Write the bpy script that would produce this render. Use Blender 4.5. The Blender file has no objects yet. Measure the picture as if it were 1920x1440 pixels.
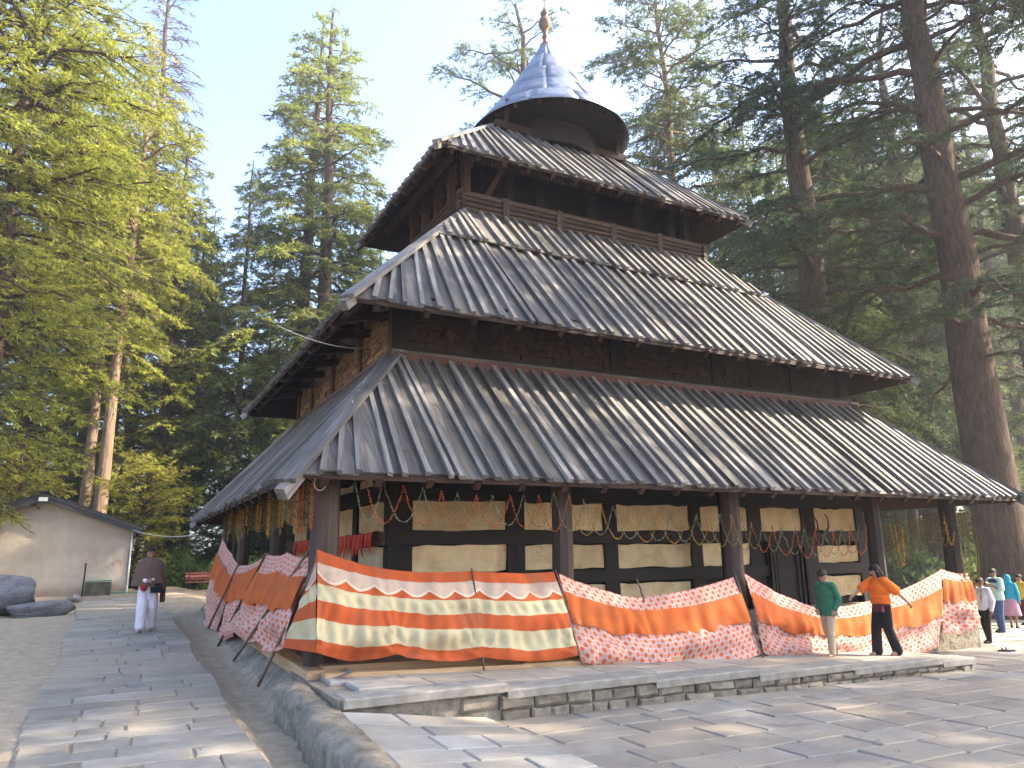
import bpy, math, random
import numpy as np
from mathutils import Vector, Matrix
random.seed(7)
NP = np.random.RandomState(7)
PI = math.pi
R_ = math.radians
scene = bpy.context.scene
col = scene.collection

# ------------------------------------------------------------------ camera
CAM = np.array([-10.0266, -16.5533, 1.9746]); FPX = 1397.9
PITCH, ROLL, YAW = R_(13.023), R_(-0.947), R_(62.242)
_F = np.array([math.cos(PITCH)*math.cos(YAW), math.cos(PITCH)*math.sin(YAW), math.sin(PITCH)])
_R = np.array([math.sin(YAW), -math.cos(YAW), 0.0]); _U = np.cross(_R, _F)
CR = _R*math.cos(ROLL)+_U*math.sin(ROLL); CU = -_R*math.sin(ROLL)+_U*math.cos(ROLL); CF = _F
cd = bpy.data.cameras.new('camera'); co = bpy.data.objects.new('camera', cd); col.objects.link(co)
cd.sensor_width = 36.0; cd.lens = FPX/1920*36.0; cd.clip_end = 3000; cd.clip_start = 0.1
co.matrix_world = Matrix(((CR[0], CU[0], -CF[0], CAM[0]), (CR[1], CU[1], -CF[1], CAM[1]), (CR[2], CU[2], -CF[2], CAM[2]), (0, 0, 0, 1)))
scene.camera = co

# ------------------------------------------------------------------ light
SUN_AZ, SUN_EL = R_(-24), R_(37)          # azimuth from +X towards +Y
w = bpy.data.worlds.new('World'); scene.world = w; w.use_nodes = True
nt = w.node_tree; nt.nodes.clear()
sky = nt.nodes.new('ShaderNodeTexSky'); sky.sky_type = 'NISHITA'; sky.sun_disc = False
sky.sun_elevation = SUN_EL; sky.sun_rotation = PI/2-SUN_AZ
sky.air_density = 1.0; sky.dust_density = 4.5; sky.ozone_density = 3.0; sky.altitude = 300
bg = nt.nodes.new('ShaderNodeBackground'); bg.inputs['Strength'].default_value = 0.15
wo = nt.nodes.new('ShaderNodeOutputWorld')
nt.links.new(sky.outputs[0], bg.inputs[0]); nt.links.new(bg.outputs[0], wo.inputs[0])
sd = bpy.data.lights.new('sun', 'SUN'); sd.energy = 5.0; sd.angle = R_(0.55); sd.color = (1.0, 0.87, 0.66)
so = bpy.data.objects.new('sun', sd); col.objects.link(so)
sv = Vector((math.cos(SUN_EL)*math.cos(SUN_AZ), math.cos(SUN_EL)*math.sin(SUN_AZ), math.sin(SUN_EL)))
so.rotation_euler = sv.to_track_quat('Z', 'Y').to_euler(); so.location = (40, -14, 40)
scene.view_settings.view_transform = 'Standard'; scene.view_settings.look = 'None'
scene.view_settings.exposure = 2.32; scene.view_settings.gamma = 1.0

scene.cycles.max_bounces = 6; scene.cycles.diffuse_bounces = 3; scene.cycles.glossy_bounces = 2; scene.cycles.transmission_bounces = 3; scene.cycles.caustics_reflective = False; scene.cycles.caustics_refractive = False
# ------------------------------------------------------------------ pixel helpers (1920x1440 photo pixels give a direction)
def ray(px, py):
    return CF+CR*((px-960)/FPX)-CU*((py-720)/FPX)
def on(px, py, axis, val):
    d = ray(px, py); return Vector(CAM+d*((val-CAM[axis])/d[axis]))
def hit(px, py, zf):
    d = ray(px, py); t = 1.0
    for k in range(4000):
        q = CAM+d*t
        if q[2] <= zf(q[0], q[1]): break
        t += 0.02
    return Vector(q)
def at_depth(px, depth, py=1050):
    d = ray(px, py); return Vector(CAM+d*depth)

# ------------------------------------------------------------------ object helpers
WM = {}
def link(o, parent=None, M=None):
    col.objects.link(o)
    M = M if M is not None else Matrix.Identity(4)
    if parent is not None:
        o.parent = parent; o.matrix_parent_inverse = WM[parent.name].inverted()
    o.matrix_basis = M; WM[o.name] = M
    return o
def tag(o, label=None, cat=None, group=None, kind=None):
    if label: o['label'] = label
    if cat: o['category'] = cat
    if group: o['group'] = group
    if kind: o['kind'] = kind
    return o
def thing(name, label, cat, loc=(0, 0, 0), group=None, rotz=0):
    o = bpy.data.objects.new(name, None); o.empty_display_size = .1
    link(o, None, Matrix.Translation(Vector(loc)) @ Matrix.Rotation(rotz, 4, 'Z'))
    return tag(o, label, cat, group)
class MB:
    def __init__(s): s.v = []; s.f = []; s.uv = None
    def add(s, vs, fs):
        b = len(s.v); s.v += [tuple(x) for x in vs]; s.f += [tuple(i+b for i in q) for q in fs]
    def box(s, lo, hi, j=0):
        x0, y0, z0 = lo; x1, y1, z1 = hi
        vs = [(x0, y0, z0), (x1, y0, z0), (x1, y1, z0), (x0, y1, z0), (x0, y0, z1), (x1, y0, z1), (x1, y1, z1), (x0, y1, z1)]
        if j: vs = [tuple(c+random.uniform(-j, j) for c in q) for q in vs]
        s.add(vs, [(0, 3, 2, 1), (4, 5, 6, 7), (0, 1, 5, 4), (1, 2, 6, 5), (2, 3, 7, 6), (3, 0, 4, 7)]); return s
    def cbox(s, lo, hi, c=.01, j=0):          # box with chamfered top and side edges
        x0, y0, z0 = lo; x1, y1, z1 = hi
        def ring(d, z): return [(x0+d, y0+d, z), (x1-d, y0+d, z), (x1-d, y1-d, z), (x0+d, y1-d, z)]
        jj = [(random.uniform(-j, j), random.uniform(-j, j), random.uniform(-j, j)*.5) for _ in range(4)]
        vs = []
        for rg in (ring(0, z0), ring(0, z1-c), ring(c, z1)):
            vs += [tuple(a+b for a, b in zip(q, jj[i])) for i, q in enumerate(rg)]
        fs = [(0, 3, 2, 1), (8, 9, 10, 11)]
        for k in (0, 4):
            for i in range(4): fs.append((k+i, k+(i+1) % 4, k+4+(i+1) % 4, k+4+i))
        s.add(vs, fs); return s
    def beam(s, p0, p1, w, h, up=(0, 0, 1), j=0):
        p0 = Vector(p0); p1 = Vector(p1); d = (p1-p0).normalized(); sd_ = d.cross(Vector(up))
        if sd_.length < 1e-4: sd_ = d.cross(Vector((1, 0, 0)))
        sd_.normalize(); u = sd_.cross(d).normalized()
        vs = []
        for q in (p0, p1):
            for a, b in ((-1, -1), (1, -1), (1, 1), (-1, 1)):
                vs.append(q+sd_*(a*w/2+random.uniform(-j, j))+u*(b*h/2+random.uniform(-j, j)))
        s.add(vs, [(3, 2, 1, 0), (4, 5, 6, 7), (0, 1, 5, 4), (1, 2, 6, 5), (2, 3, 7, 6), (3, 0, 4, 7)]); return s
    def tube(s, pts, rad, n=8, cap=True):
        pts = [Vector(q) for q in pts]; m = len(pts)
        if not hasattr(rad, '__len__'): rad = [rad]*m
        vs = []; fs = []; pu = None
        for i, q in enumerate(pts):
            d = (pts[min(i+1, m-1)]-pts[max(i-1, 0)]).normalized()
            a = pu if pu is not None else (Vector((0, 0, 1)) if abs(d.z) < .9 else Vector((1, 0, 0)))
            x = (a-d*a.dot(d)).normalized(); y = d.cross(x); pu = x
            for k in range(n):
                t = 2*PI*k/n; vs.append(q+(x*math.cos(t)+y*math.sin(t))*rad[i])
        for i in range(m-1):
            for k in range(n):
                fs.append((i*n+k, i*n+(k+1) % n, (i+1)*n+(k+1) % n, (i+1)*n+k))
        if cap: fs.append(tuple(range(n-1, -1, -1))); fs.append(tuple((m-1)*n+k for k in range(n)))
        s.add(vs, fs); return s
    def lathe(s, prof, n=16, c=(0, 0, 0), sx=1, sy=1):
        vs = []; fs = []
        for r, z in prof:
            for k in range(n):
                t = 2*PI*k/n; vs.append((c[0]+r*sx*math.cos(t), c[1]+r*sy*math.sin(t), c[2]+z))
        m = len(prof)
        for i in range(m-1):
            for k in range(n): fs.append((i*n+k, i*n+(k+1) % n, (i+1)*n+(k+1) % n, (i+1)*n+k))
        fs.append(tuple(range(n-1, -1, -1))); fs.append(tuple((m-1)*n+k for k in range(n)))
        s.add(vs, fs); return s
    def prism(s, poly, t, nrm):               # flat polygon (top face) extruded down by t along -nrm
        n = len(poly); nrm = Vector(nrm); top = [Vector(q) for q in poly]; bot = [q-nrm*t for q in top]
        fs = [tuple(range(n)), tuple(range(2*n-1, n-1, -1))]
        for i in range(n): fs.append((i, n+i, n+(i+1) % n, (i+1) % n))
        s.add(top+bot, fs); return s
    def ball(s, c, r, n=8, m=6, sc=(1, 1, 1), M=None):
        vs = [(0, 0, r*sc[2])]; fs = []
        for i in range(1, m):
            a = PI*i/m
            for k in range(n):
                t = 2*PI*k/n; vs.append((r*sc[0]*math.sin(a)*math.cos(t), r*sc[1]*math.sin(a)*math.sin(t), r*sc[2]*math.cos(a)))
        vs.append((0, 0, -r*sc[2])); L = len(vs)-1
        for k in range(n): fs.append((0, 1+k, 1+(k+1) % n))
        for i in range(m-2):
            for k in range(n): fs.append((1+i*n+k, 1+(i+1)*n+k, 1+(i+1)*n+(k+1) % n, 1+i*n+(k+1) % n))
        for k in range(n): fs.append((L, L-n+(k+1) % n, L-n+k))
        c = Vector(c)
        vs = [((M @ Vector(q)) if M is not None else Vector(q))+c for q in vs]
        s.add(vs, fs); return s
    def build(s, name, mat, parent=None, smooth=False, frame=None):
        me = bpy.data.meshes.new(name)
        v = s.v
        if frame is not None:
            inv = frame.inverted(); v = [tuple(inv @ Vector(q)) for q in v]
        me.from_pydata(v, [], s.f); me.update()
        if s.uv is not None:
            ul = me.uv_layers.new(name='UVMap')
            arr = np.array(s.uv, dtype=np.float32)
            idx = np.zeros(len(me.loops), dtype=np.int32); me.loops.foreach_get('vertex_index', idx)
            ul.data.foreach_set('uv', arr[idx].ravel())
        if smooth: me.polygons.foreach_set('use_smooth', [True]*len(me.polygons))
        me.materials.append(mat)
        o = bpy.data.objects.new(name, me); link(o, parent, frame); return o
def frame_from(o, x, up):
    x = Vector(x).normalized(); z = Vector(up); z = (z-x*z.dot(x)).normalized(); y = z.cross(x)
    return Matrix(((x[0], y[0], z[0], o[0]), (x[1], y[1], z[1], o[1]), (x[2], y[2], z[2], o[2]), (0, 0, 0, 1)))
def beam_obj(name, p0, p1, w, h, mat, parent, up=(0, 0, 1), j=.004):
    p0 = Vector(p0); p1 = Vector(p1)
    fr = frame_from((p0+p1)/2, p1-p0, up if abs((p1-p0).normalized().dot(Vector(up))) < .95 else (0, 1, 0))
    L = (p1-p0).length
    return _fb(name, L, w, h, mat, parent, fr, j)
def _fb(name, L, w, h, mat, parent, fr, j):
    b = MB(); b.box((-L/2, -w/2, -h/2), (L/2, w/2, h/2), j)
    me = bpy.data.meshes.new(name); me.from_pydata(b.v, [], b.f); me.materials.append(mat); me.update()
    o = bpy.data.objects.new(name, me); return link(o, parent, fr)

# ------------------------------------------------------------------ materials
class NT:
    def __init__(s, name):
        s.m = bpy.data.materials.new(name); s.m.use_nodes = True; s.t = s.m.node_tree; s.n = s.t.nodes
        s.b = s.n['Principled BSDF']; s.out = s.n['Material Output']
        s.tc = s.n.new('ShaderNodeTexCoord')
    def l(s, a, b): s.t.links.new(a, b)
    def map(s, sock, scale=(1, 1, 1), loc=(0, 0, 0)):
        m = s.n.new('ShaderNodeMapping'); m.inputs['Scale'].default_value = scale; m.inputs['Location'].default_value = loc; s.l(sock, m.inputs[0]); return m.outputs[0]
    def noise(s, v, scale, detail=4, rough=.55, dist=0):
        n = s.n.new('ShaderNodeTexNoise'); n.inputs['Scale'].default_value = scale; n.inputs['Detail'].default_value = detail
        n.inputs['Roughness'].default_value = rough; n.inputs['Distortion'].default_value = dist; s.l(v, n.inputs['Vector']); return n.outputs[0]
    def ramp(s, fac, stops, const=False):
        r = s.n.new('ShaderNodeValToRGB'); e = r.color_ramp.elements
        if const: r.color_ramp.interpolation = 'CONSTANT'
        while len(e) < len(stops): e.new(.5)
        for q, (p, c) in zip(e, stops): q.position = p; q.color = (c[0], c[1], c[2], 1) if hasattr(c, '__len__') else (c, c, c, 1)
        s.l(fac, r.inputs[0]); return r.outputs[0]
    def mix(s, fac, a, b, mode='MIX'):
        m = s.n.new('ShaderNodeMix'); m.data_type = 'RGBA'; m.blend_type = mode
        for sock, val in ((m.inputs[0], fac), (m.inputs[6], a), (m.inputs[7], b)):
            if hasattr(val, 'links') or hasattr(val, 'is_linked'): s.l(val, sock)
            elif hasattr(val, '__len__'): sock.default_value = (val[0], val[1], val[2], 1)
            else: sock.default_value = val
        return m.outputs[2]
    def math(s, op, a, b=None, c=None):
        m = s.n.new('ShaderNodeMath'); m.operation = op
        for i, v in enumerate((a, b, c)):
            if v is None: continue
            if hasattr(v, 'is_linked'): s.l(v, m.inputs[i])
            else: m.inputs[i].default_value = v
        return m.outputs[0]
    def rnd(s):
        n = s.n.new('ShaderNodeObjectInfo'); return n.outputs['Random']
    def offs(s, v, amt=50):     # shift coordinates by the object's random number
        n = s.n.new('ShaderNodeVectorMath'); n.operation = 'ADD'; s.l(v, n.inputs[0])
        m = s.n.new('ShaderNodeMath'); m.operation = 'MULTIPLY'; m.inputs[1].default_value = amt; s.l(s.rnd(), m.inputs[0])
        s.l(m.outputs[0], n.inputs[1]); return n.outputs[0]
    def bump(s, h, strength=.4, dist=.02):
        b = s.n.new('ShaderNodeBump'); b.inputs['Strength'].default_value = strength; b.inputs['Distance'].default_value = dist
        s.l(h, b.inputs['Height']); s.l(b.outputs[0], s.b.inputs['Normal'])
    def done(s, colr, rough=.8, spec=.3, metal=0):
        if hasattr(colr, 'is_linked'): s.l(colr, s.b.inputs['Base Color'])
        else: s.b.inputs['Base Color'].default_value = (colr[0], colr[1], colr[2], 1)
        if hasattr(rough, 'is_linked'): s.l(rough, s.b.inputs['Roughness'])
        else: s.b.inputs['Roughness'].default_value = rough
        s.b.inputs['Specular IOR Level'].default_value = spec; s.b.inputs['Metallic'].default_value = metal
        return s.m
def wood(name, dark, mid, light, stain=.5, rough=.75, spec=.3, patch=None, gr=28):
    t = NT(name); v = t.offs(t.tc.outputs['Object'])
    g = t.noise(t.map(v, (1.2, gr, gr)), 1.0, 6, .65, .3)
    c = t.ramp(g, [(.25, dark), (.5, mid), (.75, light)])
    bl = t.noise(t.map(v, (.5, 3, 3)), 1.3, 5, .6)
    c = t.mix(t.math('MULTIPLY', t.ramp(bl, [(.38, 1), (.62, 0)]), stain), c, dark)
    rr = t.rnd()
    c = t.mix(1.0, c, t.ramp(rr, [(0, .55), (.5, .92), (1, 1.28)]), 'MULTIPLY')
    if patch:
        geo = t.n.new('ShaderNodeNewGeometry')
        pn = t.noise(geo.outputs['Position'], .55, 5, .6)
        c = t.mix(t.math('MULTIPLY', t.ramp(pn, [(.5, 0), (.68, 1)]), .55), c, patch)
    t.bump(g, .35, .01)
    return t.done(c, rough, spec)
def simple(name, c1, c2, scale=6, rough=.8, spec=.3, bump=.3, bdist=.01, coord='Object', detail=6, vary=0, metal=0):
    t = NT(name); v = t.tc.outputs[coord]
    if vary: v = t.offs(v)
    n = t.noise(v, scale, detail, .6)
    c = t.ramp(n, [(.3, c1), (.7, c2)])
    if vary: c = t.mix(1.0, c, t.ramp(t.rnd(), [(0, 1-vary), (1, 1+vary)]), 'MULTIPLY')
    if bump: t.bump(n, bump, bdist)
    return t.done(c, rough, spec, metal)
M = {}
M['roof_wood'] = wood('weathered_roof_boards', (.036, .032, .029), (.125, .111, .099), (.26, .234, .20), .75, .6, .3, (.115, .10, .06))
M['batten_wood'] = wood('weathered_battens', (.055, .05, .047), (.19, .175, .162), (.36, .33, .30), .65, .6, .3)
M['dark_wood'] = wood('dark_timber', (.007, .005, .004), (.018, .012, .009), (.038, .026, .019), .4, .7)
M['brown_wood'] = wood('brown_timber', (.035, .018, .011), (.08, .042, .024), (.145, .08, .045), .4, .7)
M['post_wood'] = wood('post_timber', (.024, .015, .011), (.06, .039, .029), (.11, .077, .058), .4, .7)
M['new_wood'] = wood('raw_timber', (.25, .15, .08), (.42, .28, .15), (.52, .37, .22), .3, .7)
M['red_trim'] = wood('red_painted_trim', (.06, .025, .02), (.13, .05, .04), (.20, .10, .08), .4, .7)
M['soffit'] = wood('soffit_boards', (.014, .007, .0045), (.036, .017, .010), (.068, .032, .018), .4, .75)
M['plaster0'] = simple('cream_plaster', (.60, .45, .25), (.80, .64, .38), 4.0, .9, .2, .5, .03, vary=.08)
def plaster_mat():
    t = NT('cream_plaster'); v = t.offs(t.tc.outputs['Object']); n = t.noise(v, 2.6, 7, .65); n2 = t.noise(t.map(v, (1, 1, .5)), 1.2, 5, .6); n3 = t.noise(v, 18, 4, .6)
    c = t.ramp(n, [(.28, (.52, .38, .20)), (.5, (.70, .54, .31)), (.72, (.80, .65, .40))])
    c = t.mix(t.math('MULTIPLY', t.ramp(n2, [(.52, 0), (.72, 1)]), .55), c, (.26, .17, .095))
    c = t.mix(t.math('MULTIPLY', t.ramp(n3, [(.62, 0), (.75, 1)]), .35), c, (.20, .13, .08))
    c = t.mix(1.0, c, t.ramp(t.rnd(), [(0, .86), (1, 1.1)]), 'MULTIPLY')
    t.bump(t.math('ADD', n, n3), .7, .03); return t.done(c, .9, .15)
M['plaster'] = plaster_mat()
M['wall_stone'] = simple('wall_stone', (.13, .085, .05), (.30, .21, .13), 9, .9, .2, .7, .02, vary=.3)
M['dim_stone'] = simple('shade_toned_stone', (.028, .019, .013), (.075, .052, .036), 9, .9, .2, .7, .02, vary=.3)  # dark wall stone; shade on the upper front is put into the colour
M['metal'] = simple('aged_metal_sheet', (.13, .15, .19), (.27, .30, .36), 5, .42, .5, .5, .03, vary=.12, metal=.75)
M['rubble'] = simple('rubble_stone', (.11, .095, .075), (.27, .235, .185), 7, .9, .2, .8, .03, vary=.25)
M['concrete'] = simple('worn_concrete', (.18, .165, .14), (.32, .295, .26), 5, .9, .2, .7, .02)
M['rough_concrete'] = simple('rough_earth_concrete', (.13, .11, .085), (.30, .265, .215), 6, .95, .1, 1.0, .05, detail=10)
def slabmat(name, a, b, c_):
    t = NT(name); v = t.offs(t.tc.outputs['Object'])
    n = t.noise(v, 2.2, 7, .62); n2 = t.noise(t.map(v, (3, 14, 6)), 1.5, 5, .6, .5)
    c = t.ramp(n, [(.28, a), (.5, b), (.72, c_)])
    c = t.mix(1.0, c, t.ramp(t.rnd(), [(0, .68), (.5, .98), (1, 1.25)]), 'MULTIPLY')
    geo = t.n.new('ShaderNodeNewGeometry')
    d = t.noise(geo.outputs['Position'], .45, 5, .6)
    c = t.mix(t.math('MULTIPLY', t.ramp(d, [(.40, 0), (.62, 1)]), .85), c, (.33, .27, .20))
    t.bump(t.math('ADD', n, n2), .55, .02)
    return t.done(c, .72, .35)
M['path_slab'] = slabmat('path_slate', (.185, .165, .138), (.255, .232, .20), (.345, .31, .265))
M['plaza_slab'] = slabmat('plaza_slate', (.155, .142, .128), (.215, .198, .178), (.29, .265, .23))
M['plat_slab'] = slabmat('platform_slab', (.24, .218, .19), (.32, .295, .258), (.39, .36, .315))
M['mortar'] = simple('sandy_joint', (.20, .165, .12), (.34, .285, .21), 3, .95, .1, .5, .02)
def bark(name, a, b):
    t = NT(name); v = t.tc.outputs['Object']
    n = t.noise(t.map(v, (7, 7, 1.1)), 1.6, 8, .7, .6)
    c = t.ramp(n, [(.3, a), (.68, b)]); t.bump(n, 1.0, .08); return t.done(c, .95, .1)
M['bark'] = bark('cedar_bark', (.030, .021, .016), (.125, .09, .07))
M['bark_warm'] = bark('sun_toned_bark', (.085, .055, .038), (.29, .205, .145))  # lighter bark for the lit trunks; the sun is in the colour
M['twig_grey'] = simple('bare_twigs', (.10, .07, .055), (.22, .17, .14), 5, .95, .1, 0)
def leaf(name, a, b, tr=.42):
    t = NT(name); geo = t.n.new('ShaderNodeNewGeometry')
    n = t.noise(t.tc.outputs['Object'], .5, 3, .6)
    c = t.ramp(n, [(.3, a), (.7, b)])
    n2 = t.noise(t.tc.outputs['Object'], 9, 2, .5)
    c = t.mix(1.0, c, t.ramp(n2, [(.3, .75), (.7, 1.2)]), 'MULTIPLY')
    c = t.mix(1.0, c, t.ramp(t.rnd(), [(0, .85), (1, 1.15)]), 'MULTIPLY')
    m = t.done(c, .6, .25)
    tl = t.n.new('ShaderNodeBsdfTranslucent'); t.l(c, tl.inputs[0])
    ms = t.n.new('ShaderNodeMixShader'); ms.inputs[0].default_value = tr
    t.l(t.b.outputs[0], ms.inputs[1]); t.l(tl.outputs[0], ms.inputs[2]); t.l(ms.outputs[0], t.out.inputs[0])
    return m
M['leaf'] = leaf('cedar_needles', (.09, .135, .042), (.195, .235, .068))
M['leaf_mid'] = leaf('bright_cedar_needles', (.16, .205, .05), (.31, .33, .075))  # needle green lightened so these crowns look sunlit
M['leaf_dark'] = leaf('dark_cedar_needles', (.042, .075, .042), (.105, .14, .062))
M['leaf_warm'] = leaf('sun_toned_cedar_needles', (.20, .235, .038), (.36, .37, .06))  # yellower, lighter needles; sunlight on the left grove is painted into the colour
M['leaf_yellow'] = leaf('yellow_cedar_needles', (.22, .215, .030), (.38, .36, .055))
M['leaf_bush'] = leaf('bush_leaves', (.05, .09, .02), (.12, .18, .04))
def plain(name, c, rough=.7, spec=.3, metal=0, var=.15, scale=20):
    return simple(name, tuple(x*(1-var) for x in c), tuple(x*(1+var) for x in c), scale, rough, spec, .15, .004, metal=metal)
# ------------------------------------------------------------------ terrain
def lerp(a, b, t): return a+(b-a)*t
def sstep(a, b, x):
    t = min(1, max(0, (x-a)/(b-a))); return t*t*(3-2*t)
def path_z(y):
    return float(np.interp(y, [-40, -14, -8.12, 3.5, 10, 17, 30, 60, 400], [-.4, -.10, .116, .58, .70, .92, 1.1, .6, .6]))
def plaza_z(x): return -.02-.018*max(-8, min(26, x))
def plat_z(x): return .255-.038*x
def ground_z(x, y):
    wl = 1-sstep(-7.6, -5.0, x)
    north = sstep(7, 16, y)
    z = lerp(plaza_z(x), path_z(y), max(wl, north*sstep(20, 5, x) if False else wl))
    z = lerp(z, path_z(y)+.0, north*(1-wl)*.8)
    z += 3.2*sstep(16, 45, x)*sstep(-4, 12, y)          # forest slope rising on the right
    z += 1.6*sstep(-13, -28, x) if x < -13 else 0
    z -= .03
    if -8.5 < x < -8.02 and -16 < y < 5.5: z -= .10*sstep(-8.5, -8.38, x)
    return z
def grid_axis(segs):
    out = []
    for a, b, s in segs: out += list(np.arange(a, b, s))
    return sorted(set(round(float(q), 3) for q in out))
gx = grid_axis([(-400, -40, 40), (-40, -14, 2), (-14, -9, .4), (-9, -7.4, .12), (-7.4, 20, 1), (20, 60, 3), (60, 440, 40)])
gy = grid_axis([(-400, -40, 40), (-40, -16, 3), (-16, 30, .6), (30, 70, 3), (70, 440, 40)])
g = MB(); nx, ny = len(gx), len(gy)
g.v = [(x, y, ground_z(x, y)+(random.uniform(-.012, .012) if abs(x) < 30 and abs(y) < 40 else 0)) for y in gy for x in gx]
g.f = [(j*nx+i, j*nx+i+1, (j+1)*nx+i+1, (j+1)*nx+i) for j in range(ny-1) for i in range(nx-1)]
t = NT('ground_earth'); pos = t.tc.outputs['Object']
n1 = t.noise(pos, .35, 7, .6); n2 = t.noise(pos, 6, 8, .65); n3 = t.noise(pos, 45, 3, .5)
sand = t.ramp(n2, [(.3, (.27, .21, .145)), (.7, (.43, .355, .26))])
floor_ = t.ramp(n2, [(.3, (.055, .05, .025)), (.7, (.16, .13, .075))])
sp = t.n.new('ShaderNodeSeparateXYZ'); t.l(pos, sp.inputs[0])
fy = t.ramp(t.math('ADD', t.math('MULTIPLY', sp.outputs[1], .02), t.math('MULTIPLY', n1, .25)), [(.42, 0), (.62, 1)])
fx = t.ramp(t.math('ADD', t.math('MULTIPLY', sp.outputs[0], .02), t.math('MULTIPLY', n1, .25)), [(.42, 0), (.56, 1)])
cc = t.mix(t.math('MAXIMUM', fy, fx), sand, floor_)
cc = t.mix(t.math('MULTIPLY', t.ramp(n3, [(.62, 0), (.72, 1)]), .5), cc, (.10, .08, .055))
t.bump(t.math('ADD', n2, t.math('MULTIPLY', n3, .4)), .7, .04)
M['ground'] = t.done(cc, .95, .1)
tag(g.build('ground', M['ground'], None, True), kind='structure')

# ---- path of slate courses
pb = MB(); ys = np.arange(-13, 16.1, 1.0)
pxl, pxr = -10.75, -8.53
def path_edges(y): return (-10.72-.05*math.sin(y*.9)-.10*sstep(2, 12, y), -8.56+.04*math.sin(y*1.3+1))
for y in ys:
    a, b = path_edges(y); z = path_z(y)-.004
    pb.v += [(a, y, z), (b, y, z), (a, y, z-.3), (b, y, z-.3)]
for i in range(len(ys)-1):
    k = 4*i; pb.f += [(k, k+1, k+5, k+4), (k+2, k, k+4, k+6), (k+1, k+3, k+7, k+5)]
path = tag(pb.build('path', M['mortar']), kind='structure')
def slab(parent, poly, zt, th, mat, name='paving_slab', tilt=.006, ch=.012):
    n = len(poly); cx = sum(q[0] for q in poly)/n; cy = sum(q[1] for q in poly)/n
    zs = [zt(q[0], q[1])+random.uniform(-tilt, tilt) for q in poly]
    v = []; 
    for q, z in zip(poly, zs): v.append((q[0], q[1], z-th))
    for q, z in zip(poly, zs): v.append((q[0], q[1], z-ch))
    for q, z in zip(poly, zs):
        d = math.hypot(cx-q[0], cy-q[1])+1e-6; v.append((q[0]+(cx-q[0])/d*ch*1.3, q[1]+(cy-q[1])/d*ch*1.3, z))
    b = MB(); b.v = v; b.f = [tuple(2*n+i for i in range(n))]
    for k in (0, n):
        for i in range(n): b.f.append((k+i, k+(i+1) % n, k+n+(i+1) % n, k+n+i))
    return b.build(name, mat, parent, False, Matrix.Translation((cx, cy, zt(cx, cy))))
def rough_quad(x0, x1, y0, y1, jt, gap=.012):
    # irregular outline with mid points on the long sides
    j = lambda: random.uniform(-jt, jt)
    xm = (x0+x1)/2+j()*2
    return [(x0+gap+j(), y0+gap+j()), (xm, y0+gap+j()), (x1-gap+j(), y0+gap+j()), (x1-gap+j(), y1-gap+j()), (xm+j(), y1-gap+j()), (x0+gap+j(), y1-gap+j())]
y = -11.2; nsl = 0
while y < 13 and nsl < 285:
    dy = random.uniform(.24, .44) if y < 6 else random.uniform(.4, .6)
    a, b = path_edges(y); x = a; sk = random.uniform(-.05, .05)
    while x < b-.05:
        wd = random.uniform(.45, 1.25)
        if x+wd > b-.35: wd = b-x
        poly = [(q[0], q[1]+sk*(q[0]-a)/2) for q in rough_quad(x, x+wd, y, y+dy, .014)]
        slab(path, poly, lambda X, Y: path_z(Y)+.018+random.uniform(-.006, .006), .05, M['path_slab']); nsl += 1
        x += wd
    y += dy
# ---- plaza
pz = MB(); X0, X1, Y0, Y1 = -7.6, 24, -30, 3.0
xs_ = np.linspace(X0, X1, 24); 
for x in xs_: pz.v += [(x, Y0, plaza_z(x)-.002), (x, Y1, plaza_z(x)-.002)]
pz.f = [(2*i, 2*i+2, 2*i+3, 2*i+1) for i in range(len(xs_)-1)]
M['plaza_far'] = slabmat('plaza_far_paving', (.165, .157, .152), (.23, .218, .21), (.30, .28, .255))
# clip the sheet left of the ramp
plaza = tag(pz.build('plaza', M['plaza_far']), kind='structure')
cells = []
y = -14.2; row = 0
while y < 1.5:
    dy = random.uniform(.42, .66) if y < -7 else random.uniform(.6, .85); x = -6.35+random.uniform(-.4, 0) if y < -8.1 else -6.5
    while x < 20:
        wd = random.uniform(.55, 1.3)
        cells.append((x, x+wd, y, y+dy)); x += wd
    y += dy
def vis(c):
    cx, cy = (c[0]+c[1])/2, (c[2]+c[3])/2
    d = np.array([cx, cy, plaza_z(cx)])-CAM; z = d@CF
    if z < 1: return None
    px = 960+FPX*(d@CR)/z; py = 720-FPX*(d@CU)/z
    if px < 500 or px > 2050 or py > 1530 or py < 900: return None
    if cy > -8.15 and cx < 4.2: return None
    if cy > -5.4 and cx < 8.0: return None
    if cx < -6.2: return None
    return z
vc = sorted([(vis(c), c) for c in cells if vis(c) is not None])
rest = MB()
for k, (z, c) in enumerate(vc):
    poly = rough_quad(*c, .016, .010)
    if k < 298: slab(plaza, poly, lambda X, Y: plaza_z(X)+.016+random.uniform(-.005, .005), .04, M['plaza_slab'])
    else: rest.prism([(q[0], q[1], plaza_z(q[0])+.016) for q in poly], .04, (0, 0, 1))
if rest.v: tag(rest.build('paving_slabs', M['plaza_slab'], plaza), kind='stuff')

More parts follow.
